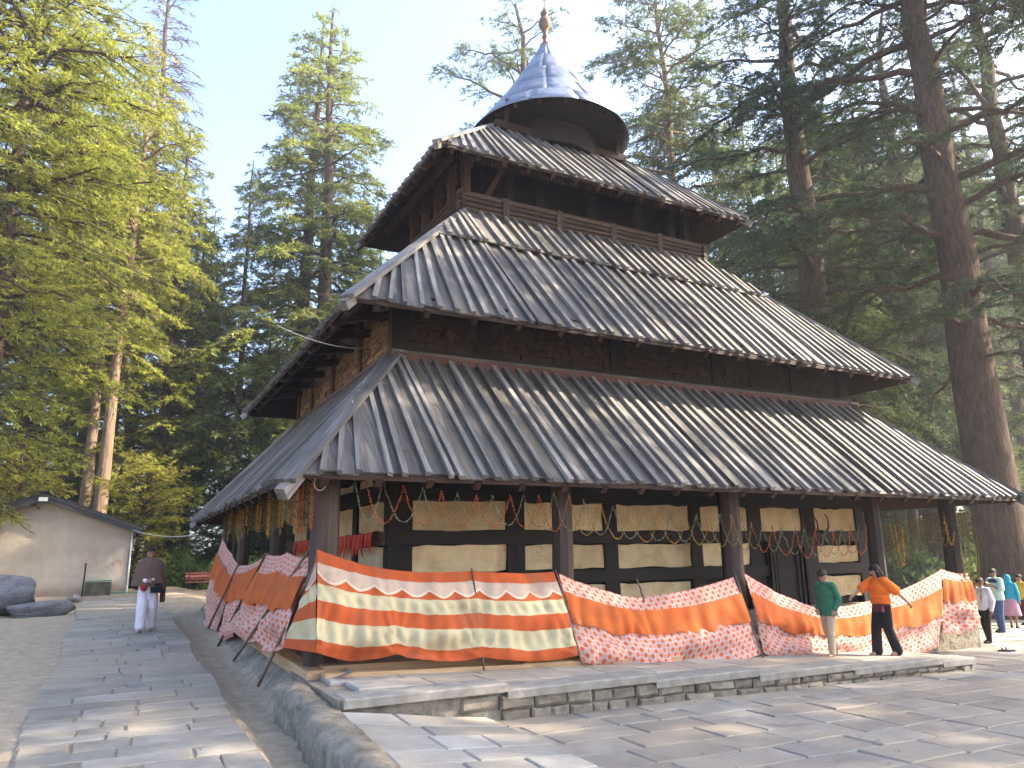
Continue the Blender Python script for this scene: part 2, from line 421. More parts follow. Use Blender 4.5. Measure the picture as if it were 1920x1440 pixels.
# ---- raised stone platform along the front
PX0, PX1, PY = -7.75, 3.35, -8.12
plat = thing('stone_platform', 'long raised walkway of pale slabs on a rubble stone edge before the temple', 'platform', (-2, -7.4, 0))
core = MB()
for x in np.linspace(PX0, PX1, 12):
    z = plat_z(x)-.05
    core.v += [(x, PY+.045, -.3), (x, PY+.045, z), (x, -5.6, z), (x, -5.6, -.3)]
for i in range(11):
    k = 4*i; core.f += [(k+1, k, k+4, k+5), (k+2, k+1, k+5, k+6), (k+3, k+2, k+6, k+7)]
core.f += [(0, 1, 2, 3), (47, 46, 45, 44)]
core.build('core', M['rough_concrete'], plat)
def stone_block(lo, hi, j, c):
    b = MB(); x0, y0, z0 = lo; x1, y1, z1 = hi
    v = []
    for (yy, d) in ((y1, 0), (y0+c, 0), (y0, c)):
        for (xx, zz) in ((x0+d, z0+d), (x1-d, z0+d), (x1-d, z1-d), (x0+d, z1-d)):
            v.append((xx+random.uniform(-j, j), yy+random.uniform(-j, j), zz+random.uniform(-j, j)))
    f = [(8, 9, 10, 11), (3, 2, 1, 0)]
    for k in (0, 4):
        for i in range(4): f.append((k+i, k+(i+1) % 4, k+4+(i+1) % 4, k+4+i))
    b.add(v, f); return b
x = -6.1
for course in range(3):
    x = -6.35+random.uniform(0, .15)
    while x < PX1-.05:
        wd = random.uniform(.2, .5); xe = min(PX1, x+wd)
        top = plat_z(x)-.10; bot = plaza_z(x)-.05; hh = (top-bot)
        nc = 2 if hh > .17 else 1
        if course < nc and not (x < -6.0 and course == 0):
            z0 = bot+hh*course/nc; z1 = bot+hh*(course+1)/nc
            pr = random.uniform(-.01, .03)
            b = stone_block((x+.004, PY-pr, z0+.003), (xe-.004, PY+.17, z1-.003), .012, .03)
            cx = (x+xe)/2
            b.build('stone', M['rubble'], plat, False, Matrix.Translation((cx, PY, (z0+z1)/2)))
        x = xe
x = PX0+.05
while x < PX1:
    wd = random.uniform(1.2, 2.2); xe = min(PX1+.03, x+wd)
    b = MB(); j = lambda: random.uniform(-.012, .012)
    zt = plat_z((x+xe)/2)
    b.cbox((x+.001, PY-.035+j()*.5, zt-.10), (xe-.001, PY+.42, zt+j()*.2), .018, .005)
    b.build('coping', M['concrete'], plat, False, Matrix.Translation(((x+xe)/2, PY, zt)))
    x = xe
yy = PY+.43
for r in range(3):
    x = PX0+.05+random.uniform(0, .3); dy = [.62, .58, .55][r]
    while x < PX1:
        wd = random.uniform(.6, 1.2); xe = min(PX1, x+wd)
        slab(plat, rough_quad(x, xe, yy, yy+dy, .008, .006), lambda X, Y: plat_z(X)+.0, .06, M['plat_slab'], 'slab', .003)
        x = xe
    yy += dy
# ---- sloping ramp of slabs from the platform down to the plaza, and its rough kerb
ramp = thing('slab_ramp', 'sloping paved ramp with a broken concrete kerb in the foreground', 'ramp', (-7, -9.5, .2))
def ramp_z(x, y):
    tx = min(1, max(0, (x+7.75)/1.62)); ty = min(1, max(0, (-8.2-y)/3.0))
    return lerp(lerp(.40, .20, ty), .165, tx)
rb = MB()
for yv in np.linspace(-8.17, -14, 8):
    for xv in (-7.80, -7.2, -6.6, -6.05): rb.v.append((xv, yv, ramp_z(xv, yv)-.012))
    for xv in (-7.80, -6.05): rb.v.append((xv, yv, -.3))
for i in range(7):
    k = 6*i
    for q in range(3): rb.f.append((k+q, k+6+q, k+7+q, k+1+q))
    rb.f += [(k+3, k+9, k+11, k+5)]
rb.build('bed', M['mortar'], ramp)
y = -8.2
while y > -13.5:
    dy = random.uniform(.4, .62); x = -7.76
    while x < -6.1:
        wd = random.uniform(.55, 1.0); xe = x+wd
        if xe > -6.4: xe = -6.04+random.uniform(-.03, .03)
        slab(ramp, rough_quad(x, xe, y-dy, y, .012, .008), lambda X, Y: ramp_z(X, Y)+.008, .05, M['plat_slab'], 'slab', .004)
        x = xe
    y -= dy
kb = MB(); ysk = np.arange(-14, -6.5, .12); rings = []
for i, yv in enumerate(ysk):
    zt = (ramp_z(-7.75, yv)+.02) if yv < -8.2 else lerp(.42, .50, (yv+8.2)/1.6); n = .02
    j = lambda s=n: random.uniform(-s, s)
    xl = -8.10+.05*math.sin(yv*2.3)+j(.025)
    rings.append([(xl-.03+j(), yv, -.25), (xl+.015+j(.02), yv+j(), .10+j()), (xl+j(.02), yv+j(), zt-.08+j()), (xl+.06+j(), yv, zt-.01+j(.01)), (-7.93+j(), yv, zt+.012+j(.008)), (-7.74+j(.025), yv, zt-.015+j(.01)), (-7.72, yv, zt-.16)])
for r in rings: kb.v += r
m = 7
for i in range(len(rings)-1):
    for q in range(m-1): kb.f.append((i*m+q+1, i*m+q, (i+1)*m+q, (i+1)*m+q+1))
kb.build('kerb', M['rough_concrete'], ramp, True)
# ---- earth bank beside the temple's left flank
bk = MB(); ysk = np.arange(-6.9, 6.6, .2); m = 5
for yv in ysk:
    z0 = path_z(yv)-.17; zt = path_z(yv)*.35+.52
    j = lambda s=.02: random.uniform(-s, s)
    for q, (xx, zz) in enumerate(((-8.04, z0-.1), (-8.0, z0+.02), (-7.85, lerp(z0, zt, .45)), (-7.66, lerp(z0, zt, .8)), (-7.2, zt+.03))):
        bk.v.append((xx+j(.03), yv+j(), zz+j()))
for i in range(len(ysk)-1):
    for q in range(m-1): bk.f.append((i*m+q+1, i*m+q, (i+1)*m+q, (i+1)*m+q+1))
tag(bk.build('earth_bank', M['rough_concrete'], None, True), 'rough eroded cement bank along the left flank of the temple beside the drain', 'bank')

# ------------------------------------------------------------------ the temple
temple = thing('temple', 'tall timber temple with three tiered plank roofs and a metal cone top', 'temple', (0, 0, .3))
WX0, WX1, WY0, WY1 = -5.78, 6.2, -3.95, 4.0
def part(name, mb, mat, parent=None, smooth=False): return mb.build(name, mat, parent or temple, smooth)
# plinth
pl = MB(); pl.box((-7.35, -6.05, -.2), (7.0, 6.0, .42)); plinth = part('plinth', pl, M['rough_concrete'])
pl = MB(); pl.box((WX0-.3, WY0-.35, .4), (WX1+.3, WY1+.3, .78)); part('wall_base', pl, M['rubble'])
for (a, b, y_, z_, h_) in ((-7.55, -4.6, -6.62, .50, .17), (-4.75, -1.9, -6.60, .40, .20), (-7.5, -1.5, -6.3, .58, .12)):
    beam_obj('sill_beam', (a, y_, z_-.02*a*0), (b, y_, z_-.10), .26, h_, M['new_wood'], plinth)
beam_obj('sill_beam', (-7.62, -6.5, .52), (-7.62, -2.2, .60), .22, .16, M['new_wood'], plinth)
pl = MB(); 
for k in range(16):
    x = -7.3+k*.55; pl.box((x+.02, -6.75+random.uniform(-.05, .03), -.1), (x+.52, -6.0, .36-.015*k+random.uniform(-.03, .03)), .02)
part('foundation_stones', pl, M['dim_stone'], plinth)
# ground floor core wall, timber frame and plaster panels
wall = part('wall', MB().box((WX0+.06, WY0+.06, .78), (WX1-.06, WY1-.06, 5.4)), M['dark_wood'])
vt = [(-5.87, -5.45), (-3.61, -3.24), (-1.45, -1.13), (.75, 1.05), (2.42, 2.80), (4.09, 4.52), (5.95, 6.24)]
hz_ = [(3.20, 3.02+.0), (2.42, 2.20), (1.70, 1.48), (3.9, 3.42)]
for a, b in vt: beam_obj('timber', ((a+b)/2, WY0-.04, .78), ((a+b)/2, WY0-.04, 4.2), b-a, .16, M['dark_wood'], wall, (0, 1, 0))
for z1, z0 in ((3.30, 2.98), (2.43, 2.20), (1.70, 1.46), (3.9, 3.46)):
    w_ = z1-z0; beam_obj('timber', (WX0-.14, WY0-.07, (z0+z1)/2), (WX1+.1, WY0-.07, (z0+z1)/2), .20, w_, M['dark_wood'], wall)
def panel(x0, x1, z0, z1, parent, face='front', v=0):
    # a plastered infill with a hand-smeared, uneven outline
    n = 7; top = []; bot = []
    for i in range(n+1):
        s = x0+(x1-x0)*i/n; top.append((s, z1+random.uniform(-.025, .02))); bot.append((s, z0+random.uniform(-.02, .025)))
    side = lambda x: x+random.uniform(-.02, .02)
    poly = [(side(p[0]), p[1]) for p in bot]+[(side(x1), lerp(z0, z1, .5))]+[(side(p[0]), p[1]) for p in reversed(top)]+[(side(x0), lerp(z0, z1, .45))]
    b = MB()
    if face == 'front': b.prism([(p[0], WY0-.072-.012*random.random(), p[1]) for p in poly], .06, (0, -1, 0)); fr = Matrix.Translation(((x0+x1)/2, WY0, (z0+z1)/2))
    else: b.prism([(WX0-.072, p[0], p[1]) for p in reversed(poly)], .06, (-1, 0, 0)); fr = Matrix.Translation((WX0, (x0+x1)/2, (z0+z1)/2))
    return b.build('plaster_panel', M['plaster'], parent, False, fr)
for i in range(6):
    a = vt[i][1]+.01; b = vt[i+1][0]-.01
    if b-a > 1.9: pass
    panel(a, b, 2.44, 2.96, wall)
    if i != 4 and i != 5: panel(a, b, 1.72, 2.18, wall)
    if i == 5: panel(a, b, 1.72, 2.10, wall); panel(a+.1, b, .95, 1.42, wall)
    if i < 3: panel(a+.02, b-.02, 3.31, 3.46, wall)
    if i == 2: panel(-1.1, .7, .95, 1.42, wall)
    if i < 2: panel(a, b, .95, 1.42, wall)
# carved doorway
door = MB(); door.box((2.86, WY0-.16, .78), (4.05, WY0-.02, 2.2)); dob = part('door', door, M['dark_wood'])
for k, dx in enumerate((.0, .12, .24)):
    for s in (0, 1):
        x = 2.92+dx if s == 0 else 4.0-dx
        beam_obj('jamb', (x, WY0-.20+.02*k, .8), (x, WY0-.20+.02*k, 2.15-.08*k), .07, .06, M['dark_wood'], dob, (0, 1, 0))
beam_obj('lintel', (2.8, WY0-.2, 2.14), (4.1, WY0-.2, 2.14), .12, .14, M['dark_wood'], dob)
for k in range(2): beam_obj('step', (2.7-.1*k, WY0-.5-.25*k, .74-.16*k), (4.2+.1*k, WY0-.5-.25*k, .74-.16*k), .3, .16, M['rubble'], dob)
# left face
lt = [-3.98, -2.0, 0.0, 2.0, 3.92]
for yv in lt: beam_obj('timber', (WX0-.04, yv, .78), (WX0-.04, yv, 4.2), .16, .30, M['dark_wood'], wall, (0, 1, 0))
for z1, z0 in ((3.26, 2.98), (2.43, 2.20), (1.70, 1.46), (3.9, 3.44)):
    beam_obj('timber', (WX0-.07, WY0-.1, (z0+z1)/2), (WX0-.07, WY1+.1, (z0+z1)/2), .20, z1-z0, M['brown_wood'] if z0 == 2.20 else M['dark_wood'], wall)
for i in range(4):
    for z0, z1 in ((2.44, 2.96), (1.72, 2.18), (.95, 1.42), (3.28, 3.43)): panel(lt[i]+.16, lt[i+1]-.16, z0, z1, wall, 'left')
# inner column
beam_obj('inner_column', (1.15, -4.75, .42), (1.15, -4.75, 4.2), .24, .24, M['dark_wood'], temple, (0, 1, 0))
# veranda posts
posts_f = [(-7.45, -6.0, .40), (-3.60, -6.0, .34), (.05, -6.0, .34), (4.0, -6.0, .30), (6.55, -6.0, .36)]
posts_l = [(-7.4, -2.36, .26), (-7.4, 1.75, .26), (-7.4, 4.6, .26)]
for (x, y_, w_) in posts_f+posts_l+[(6.55, -1.5, .26), (6.55, 3, .26), (6.55, 5.2, .26)]:
    b = MB(); n = 8; pts = [(0, 0, -1.4), (0.01, 0, -.3), (0, .012, .6), (0, 0, 1.55)]
    b.tube(pts, [w_*.56, w_*.53, w_*.50, w_*.5], 8)
    fr = frame_from((x, y_, 1.8), (0, 0, 1), (0, -1, 0)); 
    b.v = [tuple(fr @ Vector((q[2], q[0], q[1]))) for q in b.v]
    b.build('post', M['post_wood'], temple, False, fr)
for a, b_ in zip(posts_f[:-1], posts_f[1:]):
    beam_obj('eave_beam', (a[0], -6.05, 3.42), (b_[0], -6.05, 3.42), .18, .20, M['dark_wood'], temple)
for a, b_ in ((-6.0, -2.36), (-2.36, 1.75), (1.75, 4.6)):
    beam_obj('eave_beam', (-7.42, a, 3.32), (-7.42, b_, 3.32), .16, .2, M['dark_wood'], temple)

# ---- roofs
def roof_side(roof, eL, eR, tL, tR, n, separate, lift=0.0, h0=0.0, h1=1.0, bw=.088, fan=.72, bh=.068, jit=.05):
    eL, eR, tL, tR = map(Vector, (eL, eR, tL, tR))
    ex = (eR-eL).normalized(); W = (eR-eL).length
    sL = (tL-eL).dot(ex); sR = (tR-eL).dot(ex)
    up = (tL-eL)-ex*sL; H = up.length; ux = up.normalized(); nm = ex.cross(ux).normalized()
    def P(s, h, z=0): return eL+ex*s+ux*h+nm*(z+lift)
    def lohi(s0):
        if s0 < sL: f = (max(0, s0)/sL)**fan; return (sL*f, H*f)
        if s0 > sR: f = (max(0, W-s0)/(W-sR))**fan; return (W-(W-sR)*f, H*f)
        return (s0, H)
    xs = [0.02]; k = 0
    for i in range(1, n): xs.append(W*i/n+random.uniform(-.4, .4)*W/n*.5)
    xs.append(W-.02); sp_ = .4*W/n
    xs = sorted([q for q in xs if abs(q-sL) > sp_ and abs(q-sR) > sp_]+[sL, sR])
    lines = []
    for s0 in xs:
        st, ht = lohi(s0)
        a = h0*H; b = min(ht, h1*H)
        if ht <= a+.05: lines.append(None); continue
        fa = a/ht; fb = b/ht
        lines.append(((lerp(s0, st, fa), a), (lerp(s0, st, fb), b)))
    joined = MB()
    for i in range(len(xs)-1):
        A, B = lines[i], lines[i+1]
        if A is None and B is None: continue
        if A is None: A = (B[0], B[0])
        if B is None: B = (A[0], A[0])
        (a0, ha0), (a1, ha1) = A; (b0, hb0), (b1, hb1) = B
        ov = random.uniform(-jit, jit) if h0 == 0 else random.uniform(-jit, jit)*.7
        dz = random.uniform(-.006, .006)
        poly = [P(a0, ha0-ov, .03+dz), P(b0, hb0-ov, .03+dz), P(b1, hb1, .03+dz), P(a1, ha1, .03+dz)]
        if (poly[2]-poly[3]).length < 1e-4: poly = poly[:3]
        if (poly[0]-poly[1]).length < 1e-4: continue
        if separate:
            b = MB().prism(poly, .032, nm); fr = frame_from((poly[0]+poly[1])/2, ux, nm)
            b.build('plank', M['roof_wood'], roof, False, fr)
        else: joined.prism(poly, .032, nm)
    for i in range(len(xs)):
        A = lines[i]
        if A is None: continue
        (a0, ha0), (a1, ha1) = A
        if ha1-ha0 < .25: continue
        ov = .03+random.uniform(-.02, .035)
        tw_ = random.uniform(-.022, .022); p0 = P(a0+tw_, ha0-ov, .03+bh/2); p1 = P(a1-tw_*.6, ha1-.01, .03+bh/2)
        w_ = bw*random.uniform(.85, 1.15)
        if separate:
            L = (p1-p0).length; fr = frame_from((p0+p1)/2, p1-p0, nm); _fb('batten', L, w_, bh, M['batten_wood'], roof, fr, .006)
        else: joined.beam(p0, p1, w_, bh, nm)
    if joined.v: tag(joined.build('planking', M['roof_wood'], roof, False), kind='stuff')
def rect(hx, hy, z, ox=0, oy=0): return [(-hx+ox, -hy+oy, z), (hx+ox, -hy+oy, z), (hx+ox, hy+oy, z), (-hx+ox, hy+oy, z)]
def deck(name, E, T, mat, th=.05):
    b = MB(); n = 4
    b.v = [tuple(q) for q in E]+[tuple(q) for q in T]+[(q[0], q[1], q[2]-th*1.4) for q in E]+[(q[0], q[1], q[2]-th*1.4) for q in T]
    for i in range(4):
        j = (i+1) % 4; b.f += [(i, j, 4+j, 4+i), (8+j, 8+i, 12+i, 12+j), (8+i, 8+j, j, i)]
    b.f += [(4, 5, 6, 7), (15, 14, 13, 12)]
    return part(name, b, mat)
def hips(roof, E, T, w_, outs):
    for i in range(4):
        out = outs[i]
        e = Vector(E[i]); t_ = Vector(T[i]); d = (e-t_).normalized()
        p0 = e+d*out+Vector((0, 0, .07)); p1 = t_+Vector((0, 0, .07))
        h = beam_obj('hip_board', p0, p1, w_, .07, M['batten_wood'], roof, (0, 0, 1), .008)
        beam_obj('hip_end', e+d*(out+.10)-Vector((0, 0, .04)), e-d*.5-Vector((0, 0, .04)), w_*.45, .16, M['batten_wood'], roof, (0, 0, 1), .008)
E1 = rect(8.12, 6.68, 3.074, .10, -.06); T1 = rect(6.05, 4.15, 5.47, .17, 0.0)
E2 = rect(6.99, 5.39, 6.055, -.03, .02); T2 = rect(3.58, 1.95, 9.686)
E3 = rect(4.51, 2.98, 10.765, -.05, .05); T3 = rect(2.05, .52, 13.2)
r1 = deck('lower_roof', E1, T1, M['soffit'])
roof_side(r1, E1[0], E1[1], T1[0], T1[1], 56, True)
roof_side(r1, E1[3], E1[0], T1[3], T1[0], 42, True)
roof_side(r1, E1[1], E1[2], T1[1], T1[2], 42, False); roof_side(r1, E1[2], E1[3], T1[2], T1[3], 56, False)
hips(r1, E1, T1, .30, (.36, .06, .08, .06))
# trim where the lower roof meets the wall
for a, b in ((0, 1), (3, 0), (1, 2)):
    p, q = Vector(T1[a]), Vector(T1[b]); o_ = Vector((0, 0, .02)); d = (q-p).normalized()
    nrm = Vector((d.y, -d.x, 0)); p2 = p-d*.12; q2 = q+d*.12
    beam_obj('flashing_board', p2+nrm*.06+o_, q2+nrm*.06+o_, .06, .16, M['red_trim'], r1)
    beam_obj('flashing_cap', p2-nrm*.06+Vector((0, 0, .12)), q2-nrm*.06+Vector((0, 0, .12)), .30, .05, M['roof_wood'], r1)
lit_ = MB()
for k in range(170):                                   # dry needles caught between the battens
    u_ = random.random(); x = random.uniform(-6.6, 7.2); y_ = lerp(-6.6, -4.3, u_); z = lerp(3.22, 5.42, u_)
    for q in range(7):
        a = random.uniform(0, 6.28); l_ = random.uniform(.03, .09); o3 = Vector((x+random.gauss(0, .03), y_+random.gauss(0, .05), z+random.uniform(-.01, .03)+.02)); d3 = Vector((math.cos(a)*l_, math.sin(a)*l_*.7, math.sin(a)*l_*.6)); s3 = Vector((-math.sin(a), math.cos(a), .3))*.008
        lit_.add([o3-s3, o3+s3, o3+d3], [(0, 1, 2)])
M['litter'] = simple('dry_needles', (.10, .06, .03), (.25, .16, .08), 20, .95, .1, 0)
tag(lit_.build('needle_litter', M['litter'], r1), kind='stuff')
r2 = deck('middle_roof', E2, T2, M['soffit'])
roof_side(r2, E2[0], E2[1], T2[0], T2[1], 47, True, 0, 0, .70)
roof_side(r2, E2[0], E2[1], T2[0], T2[1], 47, True, .10, .66, 1.0)
roof_side(r2, E2[3], E2[0], T2[3], T2[0], 36, False); roof_side(r2, E2[1], E2[2], T2[1], T2[2], 36, False); roof_side(r2, E2[2], E2[3], T2[2], T2[3], 47, False)
hips(r2, E2, T2, .28, (.18, .04, .05, .04))
r3 = deck('upper_roof', E3, T3, M['soffit'])
roof_side(r3, E3[0], E3[1], T3[0], T3[1], 32, True)
roof_side(r3, E3[3], E3[0], T3[3], T3[0], 22, True); roof_side(r3, E3[1], E3[2], T3[1], T3[2], 22, False); roof_side(r3, E3[2], E3[3], T3[2], T3[3], 32, False)
hips(r3, E3, T3, .24, (.10, .03, .05, .03))
# rafters and brackets under the eaves
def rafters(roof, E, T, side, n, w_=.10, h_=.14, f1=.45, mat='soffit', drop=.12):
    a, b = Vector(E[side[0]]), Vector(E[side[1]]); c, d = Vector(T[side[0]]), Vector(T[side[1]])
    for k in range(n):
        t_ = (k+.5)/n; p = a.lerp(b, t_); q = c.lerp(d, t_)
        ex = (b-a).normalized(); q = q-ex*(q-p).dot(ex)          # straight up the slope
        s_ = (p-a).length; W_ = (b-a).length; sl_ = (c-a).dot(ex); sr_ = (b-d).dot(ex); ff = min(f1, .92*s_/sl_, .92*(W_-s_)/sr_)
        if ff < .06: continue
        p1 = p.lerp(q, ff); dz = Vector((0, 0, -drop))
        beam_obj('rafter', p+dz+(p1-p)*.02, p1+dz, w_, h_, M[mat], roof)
rafters(r1, E1, T1, (0, 1), 22); rafters(r1, E1, T1, (3, 0), 16)
rafters(r2, E2, T2, (0, 1), 16, f1=.3); rafters(r2, E2, T2, (3, 0), 12, f1=.3)
rafters(r3, E3, T3, (0, 1), 14, f1=.3); rafters(r3, E3, T3, (3, 0), 9, f1=.3)
# second storey: stone between timbers
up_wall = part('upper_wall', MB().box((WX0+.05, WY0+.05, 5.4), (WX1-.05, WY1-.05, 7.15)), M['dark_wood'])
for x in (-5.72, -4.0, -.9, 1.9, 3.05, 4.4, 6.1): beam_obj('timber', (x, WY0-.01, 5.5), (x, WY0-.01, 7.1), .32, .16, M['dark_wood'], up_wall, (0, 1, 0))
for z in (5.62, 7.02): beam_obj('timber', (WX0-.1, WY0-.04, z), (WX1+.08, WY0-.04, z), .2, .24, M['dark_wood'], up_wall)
fs = MB()
z = 5.75
while z < 7.1:
    h_ = random.uniform(.07, .13); x = WX0+.2
    while x < WX1-.2:
        wd = random.uniform(.15, .45); pr = random.uniform(0, .03)
        fs.box((x+.006, WY0-.03-pr, z+.005), (x+wd-.006, WY0+.08, z+h_-.005), .006); x += wd
    z += h_
tag(fs.build('stone_courses', M['dim_stone'], up_wall), kind='stuff')
for yv in (-3.92, -1.9, .3, 2.4, 3.95): beam_obj('timber', (WX0-.02, yv, 5.5), (WX0-.02, yv, 7.08), .18, .2, M['brown_wood'], up_wall, (0, 1, 0))
for zc in (5.56, 7.0): beam_obj('timber', (WX0-.05, WY0-.1, zc), (WX0-.05, WY1+.1, zc), .2, .18, M['brown_wood'], up_wall)
z = 5.66; cnt = 0
while z < 6.9:
    h_ = random.uniform(.10, .16); yv = -3.8
    while yv < 3.85:
        wd = random.uniform(.2, .48); pr = random.uniform(0, .04)
        fr = Matrix.Translation((WX0, yv+wd/2, z+h_/2))
        MB().box((WX0-.03-pr, yv+.008, z+.007), (WX0+.1, yv+wd-.008, z+h_-.007), .009).build('stone', M['wall_stone'], up_wall, False, fr); yv += wd; cnt += 1
    z += h_
# carved boss and brackets carrying the middle roof
b = MB(); b.ball((-4.75, WY0-.1, 6.05), .1, 10, 8, (1, .8, 1.25)); part('carved_boss', b, M['brown_wood'], up_wall, True)
for k in range(7):
    yv = -3.75+k*1.25; 
    beam_obj('bracket', (WX0+.1, yv, 7.0), (-6.85, yv, 6.28), .16, .18, M['brown_wood'], r2)
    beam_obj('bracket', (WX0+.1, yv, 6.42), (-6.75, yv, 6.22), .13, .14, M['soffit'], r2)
for k in range(9):
    x = -5.5+k*1.42; beam_obj('bracket', (x, WY0+.1, 6.9), (x, -5.2, 6.22), .15, .17, M['dark_wood'], r2)
beam_obj('purlin', (-6.8, -5.2, 6.18), (-6.8, 5.2, 6.18), .12, .16, M['brown_wood'], r2)
# ---- gallery
gal = part('gallery', MB().box((-2.55, -1.05, 9.4), (2.55, 1.05, 12.2)), M['dark_wood'])
part('gallery_floor', MB().box((-3.5, -1.9, 9.58), (3.5, 1.9, 9.70)), M['dark_wood'], gal)
GX, GY = 3.62, 2.02
for k in range(4):
    z = 9.83+k*.128; ins = .0 if k != 3 else -.03
    for (p0, p1) in (((-GX-.1, -GY), (GX+.1, -GY)), ((-GX, -GY-.1), (-GX, GY+.1)), ((GX, -GY-.1), (GX, GY+.1)), ((-GX-.1, GY), (GX+.1, GY))):
        b = MB(); q0 = Vector((p0[0], p0[1], z)); q1 = Vector((p1[0], p1[1], z)); fr = frame_from((q0+q1)/2, q1-q0, (0, 0, 1))
        b.tube([q0, (q0+q1)/2, q1], .062 if k < 3 else .075, 8); b.build('rail_log', M['soffit'] if p0[0] == p1[0] else M['post_wood'], gal, False, fr)
for x in (-2.5, -1.0, .6, 2.1): beam_obj('rail_post', (x, -GY-.05, 9.74), (x, -GY-.05, 10.28), .16, .07, M['post_wood'], gal, (0, 1, 0))
cols = [(-3.4, -1.78), (-2.25, -1.78), (-1.45, -1.78), (.15, -1.78), (1.6, -1.78), (2.75, -1.78), (3.25, -1.78), (-3.4, -.9), (-3.4, 0), (-3.4, .9), (-3.4, 1.75), (3.3, 0), (3.3, 1.75), (-1, 1.75), (1.2, 1.75)]
for x, y_ in cols:
    b = MB(); s = .085
    b.box((x-s, y_-s, 9.95), (x+s, y_+s, 11.0)); b.box((x-s*1.5, y_-s*1.5, 11.0), (x+s*1.5, y_+s*1.5, 11.12)); b.box((x-s*1.2, y_-s*1.2, 11.12), (x+s*1.2, y_+s*1.2, 11.7))
    b.build('gallery_column', M['brown_wood'] if x < -3 else M['dark_wood'], gal, False, frame_from((x, y_, 10.6), (0, 0, 1), (0, -1, 0)))
beam_obj('gallery_strut', (-2.9, -1.80, 10.3), (-2.45, -2.2, 11.3), .09, .1, M['brown_wood'], gal)
for (p, q) in (((-3.6, -1.85), (3.5, -1.85)), ((-3.5, -1.9), (-3.5, 1.9)), ((3.4, -1.9), (3.4, 1.9))):
    beam_obj('gallery_beam', (*p, 11.55), (*q, 11.55), .16, .22, M['soffit'], gal)
part('gallery_ceiling', MB().box((-3.4, -1.8, 11.68), (3.3, 1.8, 11.74)), M['dark_wood'], gal)
fr_ = MB()
EV = 10.98
for k in range(96):
    x = -3.95+k*.082; fr_.box((x-.018, -2.52, EV-.20-.02*(k % 2)), (x+.018, -2.48, EV+.06))
for k in range(58):
    y_ = -2.4+k*.083; fr_.box((-4.02, y_-.018, EV-.20-.02*(k % 2)), (-3.98, y_+.018, EV+.06))
    fr_.box((3.88, y_-.018, EV-.20), (3.92, y_+.018, EV+.06))
tag(fr_.build('wooden_fringe', M['brown_wood'], r3), kind='stuff')
for (p, q) in (((-4.1, -2.5), (4.0, -2.5)), ((-4.0, -2.55), (-4.0, 2.5)), ((3.9, -2.55), (3.9, 2.5))):
    beam_obj('fringe_rail', (*p, EV+.09), (*q, EV+.09), .08, .1, M['brown_wood'], r3)
# ---- cone
cone = part('cone_roof', MB().lathe([(2.14, 13.56), (1.5, 14.4), (.8, 15.45), (.12, 16.62)], 32), M['dark_wood'])
prof = [(2.26, 13.54), (1.86, 14.02), (1.40, 14.66), (.92, 15.38), (.44, 16.14), (.10, 16.78)]
nseg = [11, 11, 9, 7, 5]
for k in range(5):
    n = nseg[k]; off = random.random()*2
    for i in range(n):
        a0 = 2*PI*(i+off)/n; a1 = 2*PI*(i+1+off)/n; b = MB(); m = 5; vs = []
        lowr = .035+.012*random.random()
        for (r, z, up) in ((prof[k][0]+lowr, prof[k][1]-.05, 0), ((prof[k][0]+prof[k+1][0])/2-.02+lowr*.7, (prof[k][1]+prof[k+1][1])/2, 0), (prof[k+1][0]+.012, prof[k+1][1]+.02, 0)):
            for q in range(m+1):
                t_ = lerp(a0-.012, a1+.012, q/m); rr = r+random.uniform(-.009, .009)+(.012 if q == 0 else 0)
                vs.append((rr*math.cos(t_), rr*math.sin(t_), z))
        f = [(j*(m+1)+q, j*(m+1)+q+1, (j+1)*(m+1)+q+1, (j+1)*(m+1)+q) for j in range(2) for q in range(m)]
        nb = len(vs); vs2 = [(v_[0]*.993, v_[1]*.993, v_[2]-.012) for v_ in vs]
        f += [tuple(nb+i_ for i_ in reversed(q)) for q in f]
        f += [(q+1, q, nb+q, nb+q+1) for q in range(m)]
        f += [(0, (m+1), nb+m+1, nb), (m+1, 2*m+2, nb+2*m+2, nb+m+1), (m+m+1, m, nb+m, nb+m+m+1), (3*m+2, 2*m+1, nb+2*m+1, nb+3*m+2)]
        b.add(vs+vs2, f); b.build('metal_sheet', M['metal'], cone, True)
# underside ring, drum posts and curb
part('drum', MB().lathe([(1.45, 12.9), (1.45, 13.95)], 24, sy=.8), M['dark_wood'], cone)
for k in range(20):
    a = 2*PI*k/20; c_, s_ = math.cos(a), math.sin(a)
    beam_obj('cone_rafter', (1.2*c_, 1.2*s_, 14.25), (2.15*c_, 2.15*s_, 13.48), .09, .11, M['soffit'], cone)
for (p, q) in (((-2.1, -.75), (2.1, -.75)), ((-2.0, -.8), (-2.0, .8)), ((2.0, -.8), (2.0, .8))):
    beam_obj('curb_beam', (*p, 13.15), (*q, 13.15), .16, .20, M['soffit'], cone)
for x in (-1.8, -.9, 0, .9, 1.8): beam_obj('curb_post', (x, -.8, 13.2), (x, -.95, 13.85), .1, .1, M['soffit'], cone)
M['brass'] = simple('tarnished_brass', (.10, .065, .045), (.24, .16, .11), 9, .5, .5, .2, .01, metal=.5)
M['dark_metal'] = plain('dark_metal', (.045, .04, .04), .5, .5, .6)
fin = part('finial', MB().lathe([(.16, 16.68), (.22, 16.74), (.10, 16.84), (.09, 16.98), (.14, 17.03), (.10, 17.1), (.10, 17.22), (.21, 17.36), (.25, 17.50), (.21, 17.64), (.10, 17.72), (.16, 17.78), (.17, 17.86), (.08, 17.95), (.02, 18.1)], 18, sx=.78, sy=.78), M['brass'], cone, True)
tr = MB(); tr.tube([(0, 0, 18.05), (0, 0, 18.62)], .014, 6)
